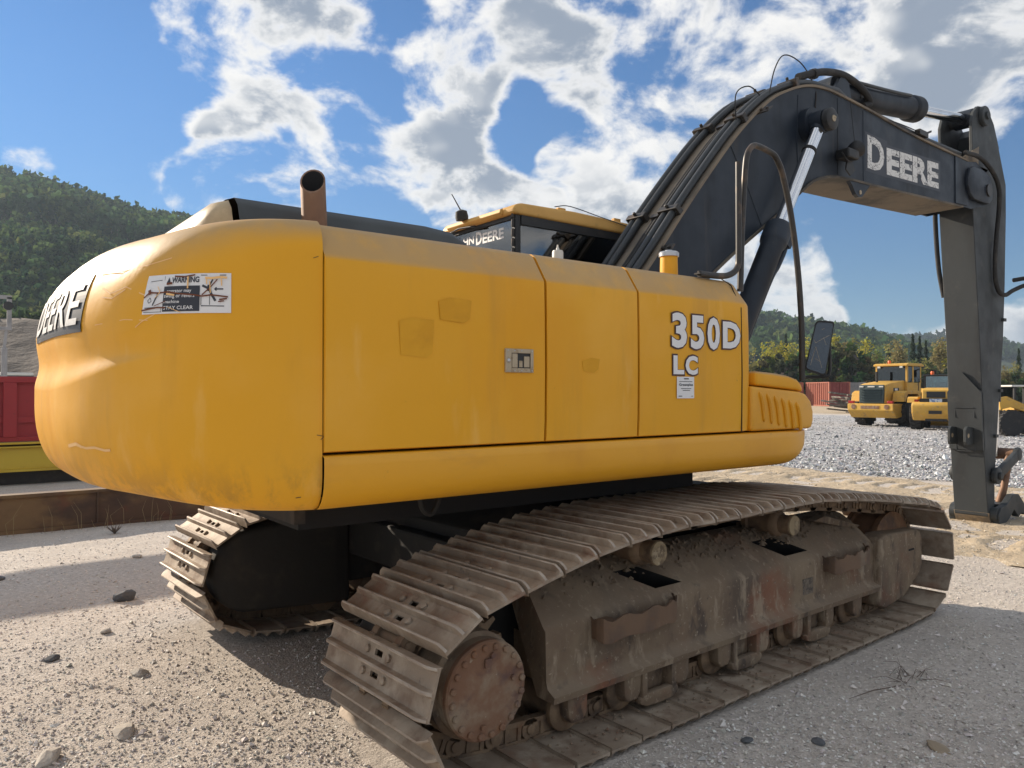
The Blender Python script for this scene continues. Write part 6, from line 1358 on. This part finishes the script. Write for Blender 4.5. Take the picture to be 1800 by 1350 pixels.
spots = [('birch',1345,596,104),('birch',1368,592,108),('olive',1356,600,120),('birch',1389,598,106),('conifer',1382,586,150),('olive',1400,604,118),('birch',1420,588,112),('olive',1436,596,118),('birch',1466,584,112),('rusty',1486,596,110),
 ('olive',1505,586,122),('birch',1520,590,116),('green',1541,594,124),('olive',1558,597,118),('conifer',1562,604,140),('rusty',1578,592,116),('conifer',1605,586,128),('conifer',1617,590,128),('conifer',1628,598,132),('olive',1590,606,120),('green',1640,600,114),('rusty',1652,588,108),('birch',1664,592,112),('olive',1690,596,112),('rusty',1720,598,116),
 ('rusty',1768,640,100),('olive',1785,634,104),('conifer',1791,612,130),('olive',1806,630,104),('green',1830,622,108),('rusty',1860,620,112),('olive',1325,604,112),('green',1300,600,118),('birch',1445,610,104),('rusty',1534,620,102),('green',1606,625,100),('olive',1626,628,102),('rusty',1500,632,101),('green',1478,640,99)]
near_thing = [(1345,'just right of the front panel'),(1389,'left of the handrail leg'),(1420,'behind the handrail leg'),(1440,'behind the mirror'),(1470,'right of the mirror'),(1505,'above the grey container'),(1541,'above the big loader cab'),(1580,'right of the big loader cab'),(1617,'between the big loader and the arm'),(1652,'touching the left edge of the arm'),(1700,'hidden behind the arm'),(1780,'right of the arm'),(1830,'at the right picture edge')]
cnt = {}
for i, (k, px_, ty0, dep) in enumerate(spots):
    b = at_px(px_, dep); H = 1.69+(688-ty0)/1350*dep; tr, cr = PR[k][i % 3]
    nm, w_ = words[k]; T = empty({'birch': 'birch_tree', 'conifer': 'spruce_tree'}.get(k, 'broadleaf_tree'), None, (b.x, b.y, -.1), (i*1.7) % 6.28)
    T.scale = (H/10*1.12 if k != 'conifer' else H/10*.8,)*2+(H/10*1.0,)
    o1 = bpy.data.objects.new('trunk', tr); o2 = bpy.data.objects.new('crown', cr)
    for o in (o1, o2): COL.objects.link(o); o.parent = T
    pl_ = min(near_thing, key=lambda z: abs(z[0]-px_))[1]; size = 'tall' if H > 9 else ('small' if H < 6.5 else 'middling'); key = (w_, pl_, size); cnt[key] = cnt.get(key, 0)+1
    extra = {1: '', 2: ', set farther back', 3: ', the third there'}[cnt[key]]
    tag(T, f'{size} {w_} {pl_}{extra}', nm, 'trees at the edge of the yard')
# scrub on the mound
x, t, P = on_hill(md, 520, 61, 1300, 1890, .1, 1.1); r_ = np.random.default_rng(62); kd = r_.choice([0,2,3], len(t)); v, q, c = crowns(x, t, P-np.array([0,0,.4]), kd, r_.uniform(1.0, 2.6, len(t)), 63, 40, 1.3)
gr_ = r_.random(len(t)) < .5; cc = c.reshape(len(t), -1, 3); cc[gr_] = cc[gr_]*np.array([1.3,.8,1.1])
o = link('scrub', np_mesh('scrub', v, q, cc.reshape(-1,3), False), 'leaves'); tag(o, 'low brown and green scrub on the mound behind the containers', 'scrub', kind='stuff')
# grass and bushes at the foot of the left hill
r_ = np.random.default_rng(71); N = 260; xp = r_.uniform(-60, 330, N); dp = r_.uniform(101, 128, N); P = np.array([list(at_px(a, b, 9.2)) for a, b in zip(xp, dp)]); v, q, c = crowns(xp, dp, P, r_.choice([0,2,3], N), r_.uniform(2, 4.5, N), 72, 40, 1.2)
o = link('bank_bushes', np_mesh('bank_bushes', v, q, c, False), 'leaves'); tag(o, 'bushes along the top of the bare soil bank at left', 'bushes', kind='stuff')

# ------------------------------------------------------------------ air
m_ = bpy.data.materials.new('haze'); m_.use_nodes = True; t = m_.node_tree; t.nodes.clear(); q = NG(t)
o_ = q.n('ShaderNodeOutputMaterial'); pv = q.n('ShaderNodeVolumePrincipled'); pv.inputs['Color'].default_value = (.66,.82,1,1); pv.inputs['Density'].default_value = .0003; pv.inputs['Anisotropy'].default_value = .2
q.link(pv.outputs[0], o_.inputs['Volume']); MATS['haze'] = m_
mb = MB(); mb.box(-6000, 6000, -6000, 6000, -40, 150); o = mb.build('haze', 'haze'); tag(o, 'faint blue summer haze', 'haze', kind='stuff')
